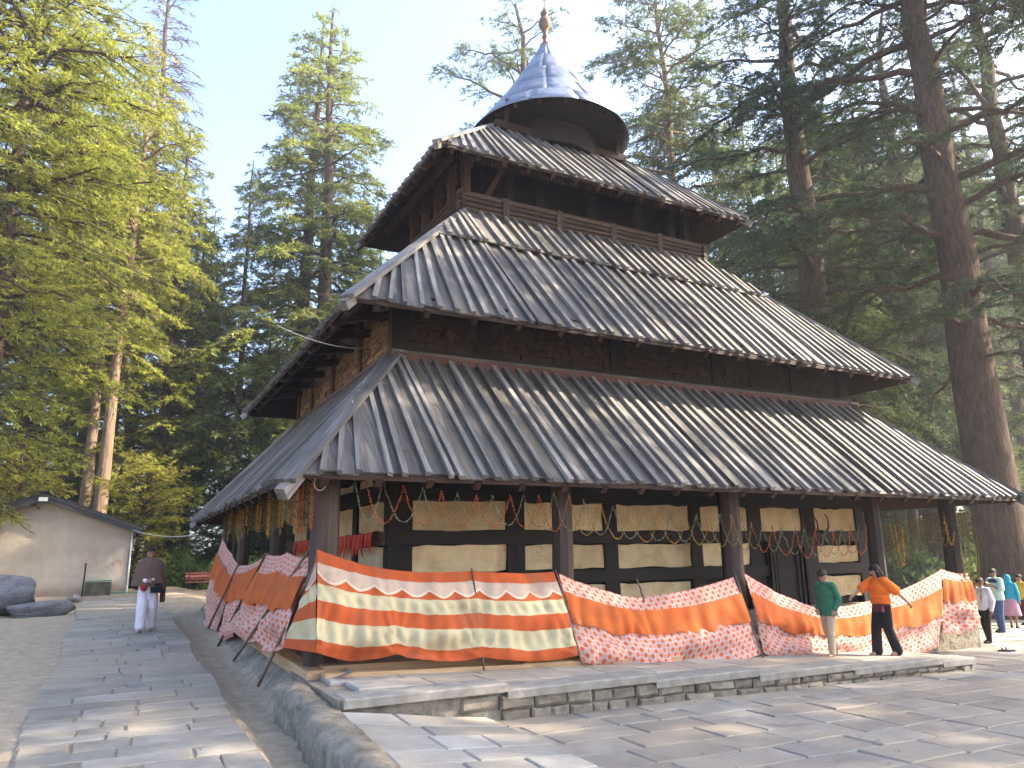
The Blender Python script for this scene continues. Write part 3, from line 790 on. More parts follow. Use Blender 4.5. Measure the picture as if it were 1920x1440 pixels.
for s in (-1, 1): tr.tube([(0, 0, 18.28), (.08*s, 0, 18.36), (.10*s, 0, 18.6)], .012, 6)
part('trident', tr, M['dark_metal'], cone)

lt_ = MB()
for k in range(900):
    if random.random() < .5: x = random.uniform(-14, -8); y_ = random.uniform(-12, 8); z = (path_z(y_)+.03) if -10.7 < x < -8.6 else ground_z(x, y_)+.015
    else: x = random.uniform(-5.5, 9); y_ = random.uniform(-13, -8.3); z = plaza_z(x)+.026
    a = random.uniform(0, 6.28); l_ = random.uniform(.015, .06); w3 = random.uniform(.004, .012)
    c3, s3 = math.cos(a), math.sin(a)
    lt_.add([(x-s3*w3, y_+c3*w3, z), (x+s3*w3, y_-c3*w3, z), (x+c3*l_, y_+s3*l_, z+.012)], [(0, 1, 2)])
tag(lt_.build('leaf_litter', M['litter'], None), 'scattered dry needles and bits of leaf on the paving', 'litter', kind='stuff')
# ------------------------------------------------------------------ trees
def np_mesh(name, V, F, mat, smooth=False):
    me = bpy.data.meshes.new(name); V = np.asarray(V, np.float32); F = np.asarray(F, np.int32); k = F.shape[1]
    me.vertices.add(len(V)); me.vertices.foreach_set('co', V.ravel())
    me.loops.add(F.size); me.loops.foreach_set('vertex_index', F.ravel())
    me.polygons.add(len(F)); me.polygons.foreach_set('loop_start', np.arange(0, F.size, k, dtype=np.int32))
    me.polygons.foreach_set('loop_total', np.full(len(F), k, np.int32))
    if smooth: me.polygons.foreach_set('use_smooth', np.ones(len(F), bool))
    me.update(calc_edges=True); me.materials.append(mat); return me
def nrm(a): return a/(np.linalg.norm(a, axis=-1, keepdims=True)+1e-9)
def tubes_np(P, Rr, n=5):
    # P (m,k,3) polylines, Rr (m,k) radii -> verts, quads
    m, k, _ = P.shape
    d = np.gradient(P, axis=1); d = nrm(d)
    up = np.where(np.abs(d[..., 2:3]) > .9, np.array([1., 0, 0]), np.array([0, 0, 1.]))
    x = nrm(np.cross(d, up)); y = np.cross(d, x)
    th = np.arange(n)*2*PI/n
    V = P[:, :, None, :]+Rr[:, :, None, None]*(x[:, :, None, :]*np.cos(th)[None, None, :, None]+y[:, :, None, :]*np.sin(th)[None, None, :, None])
    V = V.reshape(-1, 3)
    i = np.arange(m)[:, None, None]*k*n; j = np.arange(k-1)[None, :, None]*n; q = np.arange(n)[None, None, :]
    a = i+j+q; b = i+j+(q+1) % n
    F = np.stack([a, b, b+n, a+n], -1).reshape(-1, 4)
    return V, F
class TreeVariant: pass
def make_tree(seed, H, base, Rmax, r0, nl, bl=1.0, tuft=.18, tw=.03, nb=7, step=.17, elev=(25, -8), droop=.35, prof='cone', leaf='leaf', bark_='bark', bare_below=.3, irregular=.35, leafy=1.0, wob=.25, pad=.55):
    rs = np.random.RandomState(seed); T = TreeVariant()
    # trunk
    k = 16; tz = np.linspace(-.5, H, k); wobx = np.cumsum(rs.normal(0, wob/ k**.5, (k, 2)), 0)*np.linspace(0, 1, k)[:, None]
    tp = np.concatenate([wobx, tz[:, None]], 1)
    tr_ = r0*(1-np.clip(tz, 0, H)/H*.93)**.85+.35*r0*np.exp(-np.clip(tz, 0, None)/(.9*r0+.3))
    V, F = tubes_np(tp[None], tr_[None], 14)
    Vr = V.reshape(k, 14, 3); ang = np.arange(14)
    flute = 1+.10*rs.normal(0, 1, 14)[None, :]*np.exp(-np.clip(tz, 0, None)/2.5)[:, None]+.03*rs.normal(0, 1, (k, 14))
    Vr[:] = tp[:, None, :]+(Vr-tp[:, None, :])*flute[..., None]
    V = Vr.reshape(-1, 3)
    # limbs
    u = (np.arange(nl)+rs.rand(nl)*.8)/nl
    hz = base+(H-.3-base)*u**.92
    t_ = (hz-base)/(H-base)
    if prof == 'cone': pr = (1-t_)**.8*(.55+.45*np.minimum(1, t_/.12))+.03
    elif prof == 'tall': pr = (1-t_)**.58*(.62+.38*np.minimum(1, t_/.15))
    elif prof == 'old': pr = np.sqrt(np.clip(1-(t_*1.02)**2.4, 0, 1))*(.6+.4*np.minimum(1, t_/.2))+.06
    else: pr = np.sin(PI*np.clip(t_*.92+.06, 0, 1))**.7
    L = Rmax*pr*(1-irregular*rs.rand(nl))
    az = np.arange(nl)*2.39996+rs.normal(0, .35, nl)
    el = np.radians(elev[1]+(elev[0]-elev[1])*t_+rs.normal(0, 7, nl))
    cx = np.interp(hz, tz, tp[:, 0]); cy = np.interp(hz, tz, tp[:, 1])
    s = np.linspace(0, 1, 9)
    hd = np.stack([np.cos(az), np.sin(az)], 1); perp = np.stack([-np.sin(az), np.cos(az)], 1)
    bend = rs.normal(0, .12, nl)
    out = s[None]*L[:, None]; side = bend[:, None]*(s**2)[None]*L[:, None]
    dz = (np.tan(el)[:, None]*s[None]-droop*(s**2.2)[None]*rs.uniform(.6, 1.3, nl)[:, None])*L[:, None]
    LP = np.zeros((nl, 9, 3)); LP[..., :2] = np.stack([cx, cy], 1)[:, None]+hd[:, None]*out[..., None]+perp[:, None]*side[..., None]; LP[..., 2] = hz[:, None]+dz
    LP[:, 1:-1] += rs.normal(0, .03, (nl, 7, 3))*L[:, None, None]*.5
    rl = (.012+.020*L)*np.clip(.6+.5*r0, .6, 1.3); LR = rl[:, None]*(1-.86*s)[None]
    V2, F2 = tubes_np(LP, LR, 5)
    # branchlets
    cnt = np.maximum(3, (L*6.0*bl).astype(int)); li = np.repeat(np.arange(nl), cnt); nbr = len(li)
    sp = bare_below*.5+(1-bare_below*.5)*rs.rand(nbr)**.8
    fi = sp*8; i0 = np.minimum(7, fi.astype(int)); fr = (fi-i0)[:, None]
    bp = LP[li, i0]*(1-fr)+LP[li, i0+1]*fr
    bd = nrm(LP[li, i0+1]-LP[li, i0]); sd_ = np.where(rs.rand(nbr) < .5, -1., 1.)
    pr3 = nrm(np.cross(bd, np.array([0, 0, 1.])))
    spread = rs.uniform(.5, 1.25, nbr)[:, None]
    dirb = nrm(bd*(.75)+pr3*sd_[:, None]*spread+np.array([0, 0, 1.])*rs.normal(.03, .16, nbr)[:, None])
    lb = np.clip((.16+.34*(1-sp))*L[li]*rs.uniform(.55, 1.2, nbr), .18, 2.1)
    q = np.linspace(0, 1, 4)
    BP = bp[:, None]+dirb[:, None]*(q[None]*lb[:, None])[..., None]
    BP[..., 2] -= (droop*.75)*(q**2)[None]*lb[:, None]*rs.uniform(.4, 1.6, nbr)[:, None]
    BR = ((.004 if leafy > 0 else .011)+.010*lb)[:, None]*(1-.8*q)[None]
    V3, F3 = tubes_np(BP, BR, 3)
    T.trunk = np_mesh('trunk', V, F, M[bark_], True)
    T.limbs = np_mesh('limbs', np.concatenate([V2, V3]), np.concatenate([F2, F3+len(V2)]), M[bark_] if leafy > 0 else M['twig_grey'])
    T.crown = None
    if leafy > 0:
        ct = np.maximum(2, (lb/step*leafy).astype(int)); bi = np.repeat(np.arange(nbr), ct); nt_ = len(bi)
        qt = .08+.92*rs.rand(nt_); f3 = qt*3; j0 = np.minimum(2, f3.astype(int)); fr = (f3-j0)[:, None]
        P = BP[bi, j0]*(1-fr)+BP[bi, j0+1]*fr; D = nrm(BP[bi, j0+1]-BP[bi, j0])
        sdir = nrm(np.cross(D, np.array([0, 0, 1.])))*np.where(rs.rand(nt_) < .5, -1., 1.)[:, None]
        tl = tuft*rs.uniform(.7, 1.5, nt_)
        D2 = nrm(D*.7+sdir*rs.uniform(.2, 1.1, nt_)[:, None]+np.array([0, 0, 1.])*rs.normal(.05, pad*.5, nt_)[:, None])
        Vs = []
        for b in range(nb):
            u_ = b/nb
            base_ = P+D2*(tl*u_*.9)[:, None]
            dv = nrm(D2*.75+rs.normal(0, .55, (nt_, 3))*np.array([1, 1, pad])+np.array([0, 0, -.12]))
            ln = tl*rs.uniform(.55, 1.0, nt_)
            sv_ = nrm(np.cross(dv, rs.normal(0, .5, (nt_, 3))+np.array([0, 0, 1.])))*(tw*rs.uniform(.7, 1.3, nt_))[:, None]
            Vs.append(np.stack([base_-sv_*.5, base_+sv_*.5, base_+dv*ln[:, None]], 1))
        VV = np.concatenate(Vs).reshape(-1, 3); FF = np.arange(len(VV)).reshape(-1, 3)
        T.crown = np_mesh('crown', VV, FF, M[leaf])
        T.ntri = len(FF)
    T.H = H; return T
TV = {
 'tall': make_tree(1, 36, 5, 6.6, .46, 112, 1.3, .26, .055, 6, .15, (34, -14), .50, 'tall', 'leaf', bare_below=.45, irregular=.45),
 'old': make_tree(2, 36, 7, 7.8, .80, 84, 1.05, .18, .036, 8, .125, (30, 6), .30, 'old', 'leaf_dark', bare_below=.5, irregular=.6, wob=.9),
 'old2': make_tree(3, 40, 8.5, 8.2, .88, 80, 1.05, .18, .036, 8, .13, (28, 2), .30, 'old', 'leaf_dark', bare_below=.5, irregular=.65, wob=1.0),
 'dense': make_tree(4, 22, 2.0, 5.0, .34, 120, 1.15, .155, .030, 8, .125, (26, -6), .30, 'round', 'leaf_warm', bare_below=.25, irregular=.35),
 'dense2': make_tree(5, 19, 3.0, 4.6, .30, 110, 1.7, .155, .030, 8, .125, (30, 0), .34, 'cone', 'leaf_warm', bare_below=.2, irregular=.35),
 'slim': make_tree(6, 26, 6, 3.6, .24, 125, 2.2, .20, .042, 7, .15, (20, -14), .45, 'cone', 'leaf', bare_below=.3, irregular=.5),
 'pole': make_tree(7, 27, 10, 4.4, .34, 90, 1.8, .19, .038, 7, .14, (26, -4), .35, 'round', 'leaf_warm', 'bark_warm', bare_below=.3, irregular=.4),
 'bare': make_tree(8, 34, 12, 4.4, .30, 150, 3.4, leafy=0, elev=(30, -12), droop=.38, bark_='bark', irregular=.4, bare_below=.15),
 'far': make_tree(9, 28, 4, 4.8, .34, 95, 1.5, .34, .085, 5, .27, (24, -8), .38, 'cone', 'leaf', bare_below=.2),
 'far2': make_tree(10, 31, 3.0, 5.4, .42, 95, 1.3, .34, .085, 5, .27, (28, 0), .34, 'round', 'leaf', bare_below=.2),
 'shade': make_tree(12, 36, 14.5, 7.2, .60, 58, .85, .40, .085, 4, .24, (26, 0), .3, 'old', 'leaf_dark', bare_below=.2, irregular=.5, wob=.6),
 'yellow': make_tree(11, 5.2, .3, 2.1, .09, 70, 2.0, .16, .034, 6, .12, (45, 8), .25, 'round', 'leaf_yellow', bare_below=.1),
}
print('crown tris', {k: getattr(v, 'ntri', 0) for k, v in TV.items()})
def H_for(px0, depth, px, py):
    p = at_depth(px0, depth); d = ray(px, py); t = math.hypot(p.x-CAM[0], p.y-CAM[1])/math.hypot(d[0], d[1])
    return CAM[2]+d[2]*t-ground_z(p.x, p.y)
def put_tree(var, px, depth, label, H=None, rot=None, name='cedar_tree', group=None, sxy=None, leafmat=None, loc=None, sink=.2):
    v = TV[var]; p = at_depth(px, depth) if loc is None else Vector((loc[0], loc[1], 0))
    p.z = ground_z(p.x, p.y)-sink*0
    s = (H/v.H) if H else 1.0; sx = sxy or s
    rot = random.uniform(0, 6.28) if rot is None else rot
    Mx = Matrix.Translation(p) @ Matrix.Rotation(rot, 4, 'Z') @ Matrix.Diagonal((sx, sx, s, 1))
    o = bpy.data.objects.new(name, None); link(o, None, Mx); tag(o, label, 'tree', group)
    for nm_, me in (('trunk', v.trunk), ('limbs', v.limbs), ('crown', v.crown)):
        if me is None: continue
        if leafmat and nm_ == 'crown':
            key = me.name+leafmat
            if key not in MCACHE:
                m2 = me.copy(); m2.materials.clear(); m2.materials.append(M[leafmat]); MCACHE[key] = m2
            me = MCACHE[key]
        c = bpy.data.objects.new(nm_, me); link(c, o, Mx)
    return o
MCACHE = {}
# --- right of the temple
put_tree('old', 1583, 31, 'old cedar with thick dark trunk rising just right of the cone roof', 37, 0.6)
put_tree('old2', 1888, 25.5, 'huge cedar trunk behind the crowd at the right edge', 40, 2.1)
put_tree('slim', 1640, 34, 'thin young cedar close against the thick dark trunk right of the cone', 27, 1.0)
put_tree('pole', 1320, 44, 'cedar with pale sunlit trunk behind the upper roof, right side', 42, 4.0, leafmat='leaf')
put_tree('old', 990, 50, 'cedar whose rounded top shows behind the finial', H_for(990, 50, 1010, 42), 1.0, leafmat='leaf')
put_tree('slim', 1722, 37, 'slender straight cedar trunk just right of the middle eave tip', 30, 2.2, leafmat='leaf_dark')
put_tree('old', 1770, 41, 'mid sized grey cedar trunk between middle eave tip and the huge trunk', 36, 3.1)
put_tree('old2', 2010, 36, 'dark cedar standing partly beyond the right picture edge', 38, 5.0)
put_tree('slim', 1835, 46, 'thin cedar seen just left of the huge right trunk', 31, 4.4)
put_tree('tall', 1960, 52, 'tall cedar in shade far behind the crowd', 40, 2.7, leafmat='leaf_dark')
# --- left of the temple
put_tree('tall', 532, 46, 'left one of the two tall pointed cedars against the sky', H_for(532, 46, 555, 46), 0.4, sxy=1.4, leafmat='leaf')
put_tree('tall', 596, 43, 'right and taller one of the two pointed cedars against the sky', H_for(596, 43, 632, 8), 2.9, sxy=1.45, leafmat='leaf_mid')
put_tree('slim', 428, 40, 'slim cedar with thin pale trunk standing between path and twin cedars', 25, 1.4, sxy=1.1)
put_tree('bare', 222, 44, 'dead bare cedar with fine leafless branches against the sky', 46, 0.3)
put_tree('bare', 190, 52, 'shorter thin dead cedar left of the tall bare one', 40, 2.3)
put_tree('pole', 176, 35, 'cedar with smooth sunlit brown trunk behind the small house', 27, 1.1)
put_tree('pole', 148, 36.5, 'cedar with darker trunk just left of the sunlit brown trunk', 25, 3.3)
put_tree('dense', -70, 25, 'broad cedar with forked trunk at the left picture edge', 27, 0.7)
put_tree('dense', 5, 37, 'leaning dark-trunked cedar above the ridge of the small house', 30, 2.2)
put_tree('dense2', 285, 40, 'dense sunlit cedar whose crown slopes beside the dead tree', 27, 1.9)
put_tree('slim', 335, 45, 'loose cedar at the right end of the sunlit left grove', 24, 4.1, sxy=1.15, leafmat='leaf_mid')
put_tree('dense', -190, 24, 'tall cedar mostly beyond the left picture edge', 33, 5.1)
put_tree('dense2', 100, 46, 'cedar filling the gap behind the house ridge', 34, 0.2)
put_tree('yellow', 250, 31.5, 'small yellow-green young cedar beside the house', 5.6, 0.8, 'young_cedar')
put_tree('yellow', 20, 30, 'low yellow-green sapling behind the house roof at far left', 5.5, 2.8, 'young_cedar')
# --- the forest behind
FG = 'trunks of the shaded forest behind'
ORD = ['first', 'second', 'third', 'fourth', 'fifth', 'sixth', 'seventh', 'eighth', 'ninth', 'tenth', 'eleventh', 'twelfth', 'thirteenth', 'fourteenth', 'fifteenth', 'sixteenth', 'seventeenth', 'eighteenth', 'nineteenth', 'twentieth']
for k_, (px, dp, hh) in enumerate(sorted(((318, 48, 26), (345, 52, 28), (300, 58, 30), (485, 66, 30), (520, 58, 25), (640, 62, 31), (700, 56, 27), (745, 66, 32)))):
    put_tree(random.choice(['far', 'far2', 'slim']), px, dp, f'dark thin cedar behind the left end of the temple, {ORD[k_]} from the left', hh, group=FG)
for k_, (px, dp, hh) in enumerate(sorted(((1400, 60, 34), (1470, 56, 36), (1530, 64, 38), (1600, 58, 36), (1668, 52, 32), (1690, 60, 36), (1745, 66, 38), (1790, 58, 34), (1850, 64, 38), (1905, 58, 34), (1950, 66, 38), (2020, 60, 36), (1560, 48, 30), (1660, 45, 26)))):
    put_tree(random.choice(['far', 'far2', 'far2']), px, dp, f'forest cedar behind the right end of the temple, {ORD[k_]} from the left', hh, group='forest behind the right end')
for k in range(30):
    px = -260+k*62+random.uniform(-25, 25)
    if 365 < px < 485 or (px < 1150 and k % 2): continue
    put_tree(random.choice(['far', 'far2']), px, random.uniform(78, 110), 'distant cedar far back in the forest', random.uniform(20, 30) if px < 1150 else random.uniform(28, 38), group='distant forest')
for k in range(12):
    put_tree(random.choice(['far', 'far2']), 1180+k*75+random.uniform(-25, 25), random.uniform(68, 80), 'distant cedar far back in the forest', random.uniform(34, 42), group='distant forest')
for k in range(5):
    put_tree(random.choice(['far2', 'far']), -260+k*100+random.uniform(-20, 20), random.uniform(50, 66), 'cedar deep in the grove behind the small house', random.uniform(22, 30), group='grove behind the house')
# --- cedars around the open side of the plaza, out of the picture, whose shade dapples the temple
SH = [(20, -21.8, 'shade', 40, 1.1), (24, -6.0, 'shade', 47, 2.0), (13, -15.0, 'shade', 43, 3.2), (29, -29, 'shade', 44, 0.2), (8, -26, 'shade', 36, 2.6), (0, -27, 'shade', 35, 4.4), (36, -24, 'shade', 36, 1.3)]
for (x, y_, vr, hh, ro) in SH:
    put_tree(vr, 0, 0, 'tall cedar standing round the open side of the plaza', hh, ro, loc=(x, y_), group='cedars round the plaza')
# ------------------------------------------------------------------ cloth screens
def uvs(t):
    sp = t.n.new('ShaderNodeSeparateXYZ'); t.l(t.tc.outputs['UV'], sp.inputs[0]); return sp.outputs[0], sp.outputs[1]
def cloth_finish(t, c, rough=.85, tr=.18):
    n = t.noise(t.tc.outputs['Object'], 2.2, 5, .6)
    c = t.mix(t.math('MULTIPLY', t.ramp(n, [(.50, 0), (.72, 1)]), .45), c, (.20, .11, .07))
    n2 = t.noise(t.tc.outputs['Object'], 14, 4, .6, 1.0); t.bump(n2, .25, .015)
    m = t.done(c, rough, .2)
    tl = t.n.new('ShaderNodeBsdfTranslucent'); t.l(c, tl.inputs[0]); ms = t.n.new('ShaderNodeMixShader'); ms.inputs[0].default_value = tr
    t.l(t.b.outputs[0], ms.inputs[1]); t.l(tl.outputs[0], ms.inputs[2]); t.l(ms.outputs[0], t.out.inputs[0]); return m
t = NT('striped_cloth'); u, v = uvs(t); v = t.math('ADD', v, t.math('MULTIPLY', t.math('SUBTRACT', t.noise(t.map(t.tc.outputs['UV'], (1, .3, 1)), 2.5, 3), .5), .06))
def band(v, a, b): return t.math('MULTIPLY', t.math('GREATER_THAN', v, a), t.math('LESS_THAN', v, b))
edge = t.math('ADD', t.math('MULTIPLY', t.math('ABSOLUTE', t.math('SINE', t.math('MULTIPLY', u, PI/.40))), .085), .225)
c1 = band(v, .13, edge); c2 = t.math('MAXIMUM', band(v, .345, .51), band(v, .68, .885))
fringe = band(t.math('SUBTRACT', v, edge), -.012, .016)
c = t.mix(c1, (.50, .10, .028), (.56, .42, .32)); c = t.mix(c2, c, (.58, .50, .30)); c = t.mix(fringe, c, (.74, .60, .44))
M['striped'] = cloth_finish(t, c)
t = NT('dotted_cloth'); u, v = uvs(t)
def dots(t, u, v, s, ox, oy, r):
    a = t.math('SUBTRACT', t.math('FRACT', t.math('ADD', t.math('MULTIPLY', u, 1/s), ox)), .5)
    b = t.math('SUBTRACT', t.math('FRACT', t.math('ADD', t.math('MULTIPLY', v, 1/s), oy)), .5)
    d = t.math('SQRT', t.math('ADD', t.math('MULTIPLY', a, a), t.math('MULTIPLY', b, b)))
    th = t.math('ARCTAN2', b, a); wob = t.math('MULTIPLY', t.math('COSINE', t.math('MULTIPLY', th, 6)), .035)
    return t.math('LESS_THAN', d, t.math('ADD', wob, r))
A = t.math('MAXIMUM', dots(t, u, v, .155, 0, 0, .22), dots(t, u, v, .155, .5, .5, .22)); B = t.math('MAXIMUM', dots(t, u, v, .155, .5, 0, .17), dots(t, u, v, .155, 0, .5, .17))
c = t.mix(B, (.60, .46, .42), (.64, .33, .25)); c = t.mix(A, c, (.68, .13, .05))
M['dotted'] = cloth_finish(t, c)
t = NT('orange_cloth'); M['orange_cloth'] = cloth_finish(t, t.ramp(t.noise(t.tc.outputs['Object'], 3, 4), [(.3, (.46, .095, .022)), (.7, (.62, .155, .035))]))
def interp_cols(cols, s):
    k = min(len(cols)-2, int(s)); f = s-k; f2 = f
    return Vector(cols[k][0]).lerp(Vector(cols[k+1][0]), f2), Vector(cols[k][1]).lerp(Vector(cols[k+1][1]), f2), f
def cloth(name, parent, cols, mat, out, nu=26, nv=22, sag=.05, bsag=.06, fold=.025, belly=.05, pleats=None, norm=False, seed=0, th=.0, v0=0.0, v1=1.0, lift=0.0, gather=0.0):
    rs = random.Random(seed); out = Vector(out).normalized()
    b = MB(); b.uv = []; spans = len(cols)-1; N = nu*spans
    ph = [rs.uniform(0, 6.28) for _ in range(8)]; acc = 0; prev = None
    for i in range(N+1):
        s = i/nu; tp, bt, f = interp_cols(cols, s); par = 4*f*(1-f)
        tp = tp-Vector((0, 0, sag*par)); bt = bt-Vector((0, 0, bsag*par))
        tp, bt = tp.lerp(bt, v0), tp.lerp(bt, v1+(gather*abs(math.sin(i*.095+ph[0])) if gather else 0))
        if prev is not None: acc += (tp-prev).length
        prev = tp; L = (bt-tp).length
        for j in range(nv+1):
            v = j/nv; p = tp.lerp(bt, v); vl = v; v = v0+(v1-v0)*v
            d = belly*math.sin(PI*v)*(.4+.6*par)
            d += fold*(.35+.65*v)*(math.sin(s*9+ph[1]+v*2.2)+.6*math.sin(s*19+ph[2]-v*3)+.45*math.sin(s*37+ph[3]+v*5))*(.3+.7*par)
            d += fold*.9*math.sin(v*11+ph[4]+par*3.0)*par*v                 # slack drape folds
            if pleats:
                for a_, c_ in pleats:
                    if a_ < v < c_: d += .030*math.sin(acc*2*PI/.19+math.sin(v*9)*.6)*min(1, 14*(v-a_), 14*(c_-v))
            if fold > .03:
                for fx in (f, 1-f):
                    th_ = math.atan2(1-v, fx*2.2+1e-3); dd = math.hypot(1-v, fx*2.2); d += .030*math.sin(th_*15+ph[6])*math.exp(-1.6*dd)*min(1, 6*dd)
                d += .075*v*v*par*math.sin(v*17+s*2.2+ph[7])+.04*v*par*math.sin(v*9-s*5+ph[2])
            if gather: d += .022*math.sin(i*.42+ph[5]+math.sin(i*.13)*2)*vl; 
            v = vl
            b.v.append(tuple(p+out*(d+lift))); b.uv.append((acc, v if norm else v*L))
    for i in range(N):
        for j in range(nv): k = i*(nv+1)+j; b.f.append((k, k+1, k+nv+2, k+nv+1))
    return b.build(name, mat, parent, True)
OUT = (0, -1, .25)
def pair(tpx, bpx, yt=-6.22, yb=-6.8): return (on(*tpx, 1, yt), on(*bpx, 1, yb))
def pairx(tpx, bpx, xt=-7.56, xb=-7.9): return (on(*tpx, 0, xt), on(*bpx, 0, xb))
sc = thing('cloth_screen', 'orange and cream striped cloth screen with scalloped fringe at the temple corner', 'cloth', (-6, -6.4, .7), 'cloth screens round the veranda')
side0 = (on(586, 1075, 0, -7.62), on(530, 1214, 0, -7.95))
cols1 = [pair((595, 1030), (592, 1224)), pair((730, 1068), (745, 1226)), pair((885, 1070), (905, 1232)), pair((1038, 1072), (1085, 1229))]
cloth('sheet', sc, cols1, M['striped'], OUT, 34, 40, .03, .07, .034, .09, ((.345, .51), (.68, .885)), True, 1)
cols1b = [side0, (cols1[0][0]+Vector((0, .01, 0)), cols1[0][1]+Vector((0, .01, 0)))]
cloth('side_sheet', sc, cols1b, M['striped'], (-1, -.6, .2), 20, 40, .0, .0, .012, .03, ((.345, .51), (.68, .885)), True, 2)
def dotted(label, cols, out, seed, va=.22, vb=.55, n=22, **kw):
    o = thing('cloth_screen', label, 'cloth', tuple((cols[0][1]+cols[-1][1])/2), 'cloth screens round the veranda')
    cloth('sheet', o, cols, M['dotted'], out, n, 30, .05, .11, .042, .09, None, False, seed, **kw)
    cloth('valance', o, cols, M['orange_cloth'], out, n*3, 10, .05, .11, .042, .09, None, False, seed, v0=va, v1=vb, lift=.028, gather=.05)
    return o
dotted('orange dotted cloth screen between the second and third front posts, sunlit at its foot', [pair((1048, 1075), (1088, 1238)), pair((1195, 1121), (1235, 1240)), pair((1375, 1082), (1428, 1226))], OUT, 3)
dotted('orange dotted cloth screen behind the two people walking on the platform', [pair((1395, 1075), (1432, 1224), -6.2, -6.7), pair((1530, 1140), (1545, 1224), -6.2, -6.7), pair((1650, 1120), (1655, 1222), -6.2, -6.7), pair((1765, 1067), (1762, 1212), -6.2, -6.6)], OUT, 4, .25, .58)
dotted('short orange dotted cloth screen with bright fringe at the far right corner post', [pair((1766, 1067), (1768, 1186), -6.22, -6.55), pair((1815, 1074), (1838, 1170), -6.22, -6.5)], OUT, 5, .15, .5)
LO = (-1, 0, .25)
dotted('pale dotted cloth screen on the left flank next to the striped one', [pairx((497, 1037), (440, 1182)), pairx((540, 1036), (478, 1200)), pairx((592, 1042), (532, 1214))], LO, 6, .22, .55)
dotted('drooping dotted cloth screen at the middle of the left flank', [pairx((450, 1060), (408, 1196)), pairx((497, 1044), (440, 1184))], LO, 7, .12, .5)
dotted('dotted cloth screen at the far end of the left flank', [pairx((417, 1008), (384, 1140)), pairx((450, 1062), (404, 1182))], LO, 8, .2, .5)
# poles the screens are tied to
M['stick'] = wood('stick_wood', (.07, .045, .03), (.15, .10, .07), (.24, .17, .12), .3)
def pole(p0, p1, r, label, grp='poles that hold the cloth screens'):
    p0 = Vector(p0); p1 = Vector(p1); d = p1-p0
    pts = [p0+d*k/6+Vector((random.uniform(-.008, .008), random.uniform(-.008, .008), 0)) for k in range(7)]
    b = MB().tube(pts, [r*(1-.25*k/6) for k in range(7)], 7)
    fr = frame_from((p0+p1)/2, d, (0, 0, 1) if abs(d.normalized().z) < .9 else (0, 1, 0))
    return tag(b.build('wooden_pole', M['stick'], None, True, fr), label, 'pole', grp)
wl_ = ['nearest leaning pole at the corner of the striped screen', 'second leaning pole from the temple corner, on the left flank', 'third leaning pole from the temple corner, on the left flank', 'fourth leaning pole from the temple corner, on the left flank', 'short farthest leaning pole on the left flank']
for (a, b_), lb in zip([((590, 1066), (485, 1280)), ((581, 1034), (438, 1234)), ((500, 1040), (407, 1212)), ((450, 1056), (391, 1174)), ((384, 1134), (362, 1172))], wl_):
    pt = on(*a, 0, -7.60); pq = on(*b_, 0, -8.02)
    pole((pq.x, pq.y, pq.z-.04), pt+Vector((-.02, 0, 0)), .026, lb)
for k, (a, b_) in enumerate([((885, 1066), (908, 1256)), ((1042, 1068), (1092, 1246)), ((1378, 1078), (1432, 1236)), ((1194, 1085), (1208, 1128))]):
    pt = on(*a, 1, -6.24); pq = on(*b_, 1, -6.86)
    pole(pq, pt, .016, ['thin pole in the middle of the striped screen', 'thin pole between the striped and the dotted screen', 'thin pole at the third front post between two dotted screens', 'short stick propping the sagging top of the dotted screen'][k])
# ------------------------------------------------------------------ garlands
M['marigold'] = simple('marigold_orange', (.30, .06, .02), (.52, .13, .035), 30, .8, .2, 0)
M['marigold_y'] = simple('marigold_yellow', (.30, .15, .025), (.50, .27, .05), 30, .8, .2, 0)
M['garland_g'] = simple('garland_green', (.06, .085, .035), (.26, .27, .17), 40, .8, .2, 0)
M['garland_d'] = simple('garland_dark', (.05, .04, .012), (.22, .15, .03), 30, .8, .2, 0)
def bead_line(mb, pts, r, sp):
    pts = [Vector(q) for q in pts]; d = 0; nxt = 0
    for a, b_ in zip(pts[:-1], pts[1:]):
        L = (b_-a).length
        while nxt <= d+L:
            p = a.lerp(b_, (nxt-d)/max(L, 1e-6)); rr = r*random.uniform(.75, 1.25)
            j = lambda: random.uniform(-.35, .35)*r
            c = (p.x+j(), p.y+j(), p.z+j())
            mb.add([(c[0]+rr, c[1], c[2]), (c[0]-rr, c[1], c[2]), (c[0], c[1]+rr, c[2]), (c[0], c[1]-rr, c[2]), (c[0], c[1], c[2]+rr), (c[0], c[1], c[2]-rr)],
                   [(0, 2, 4), (2, 1, 4), (1, 3, 4), (3, 0, 4), (2, 0, 5), (1, 2, 5), (3, 1, 5), (0, 3, 5)])
            nxt += sp*random.uniform(.85, 1.15)
        d += L
ORD = ['first', 'second', 'third', 'fourth', 'fifth', 'sixth', 'seventh', 'eighth', 'ninth', 'tenth', 'eleventh', 'twelfth', 'thirteenth', 'fourteenth', 'fifteenth', 'sixteenth', 'seventeenth', 'eighteenth', 'nineteenth', 'twentieth']
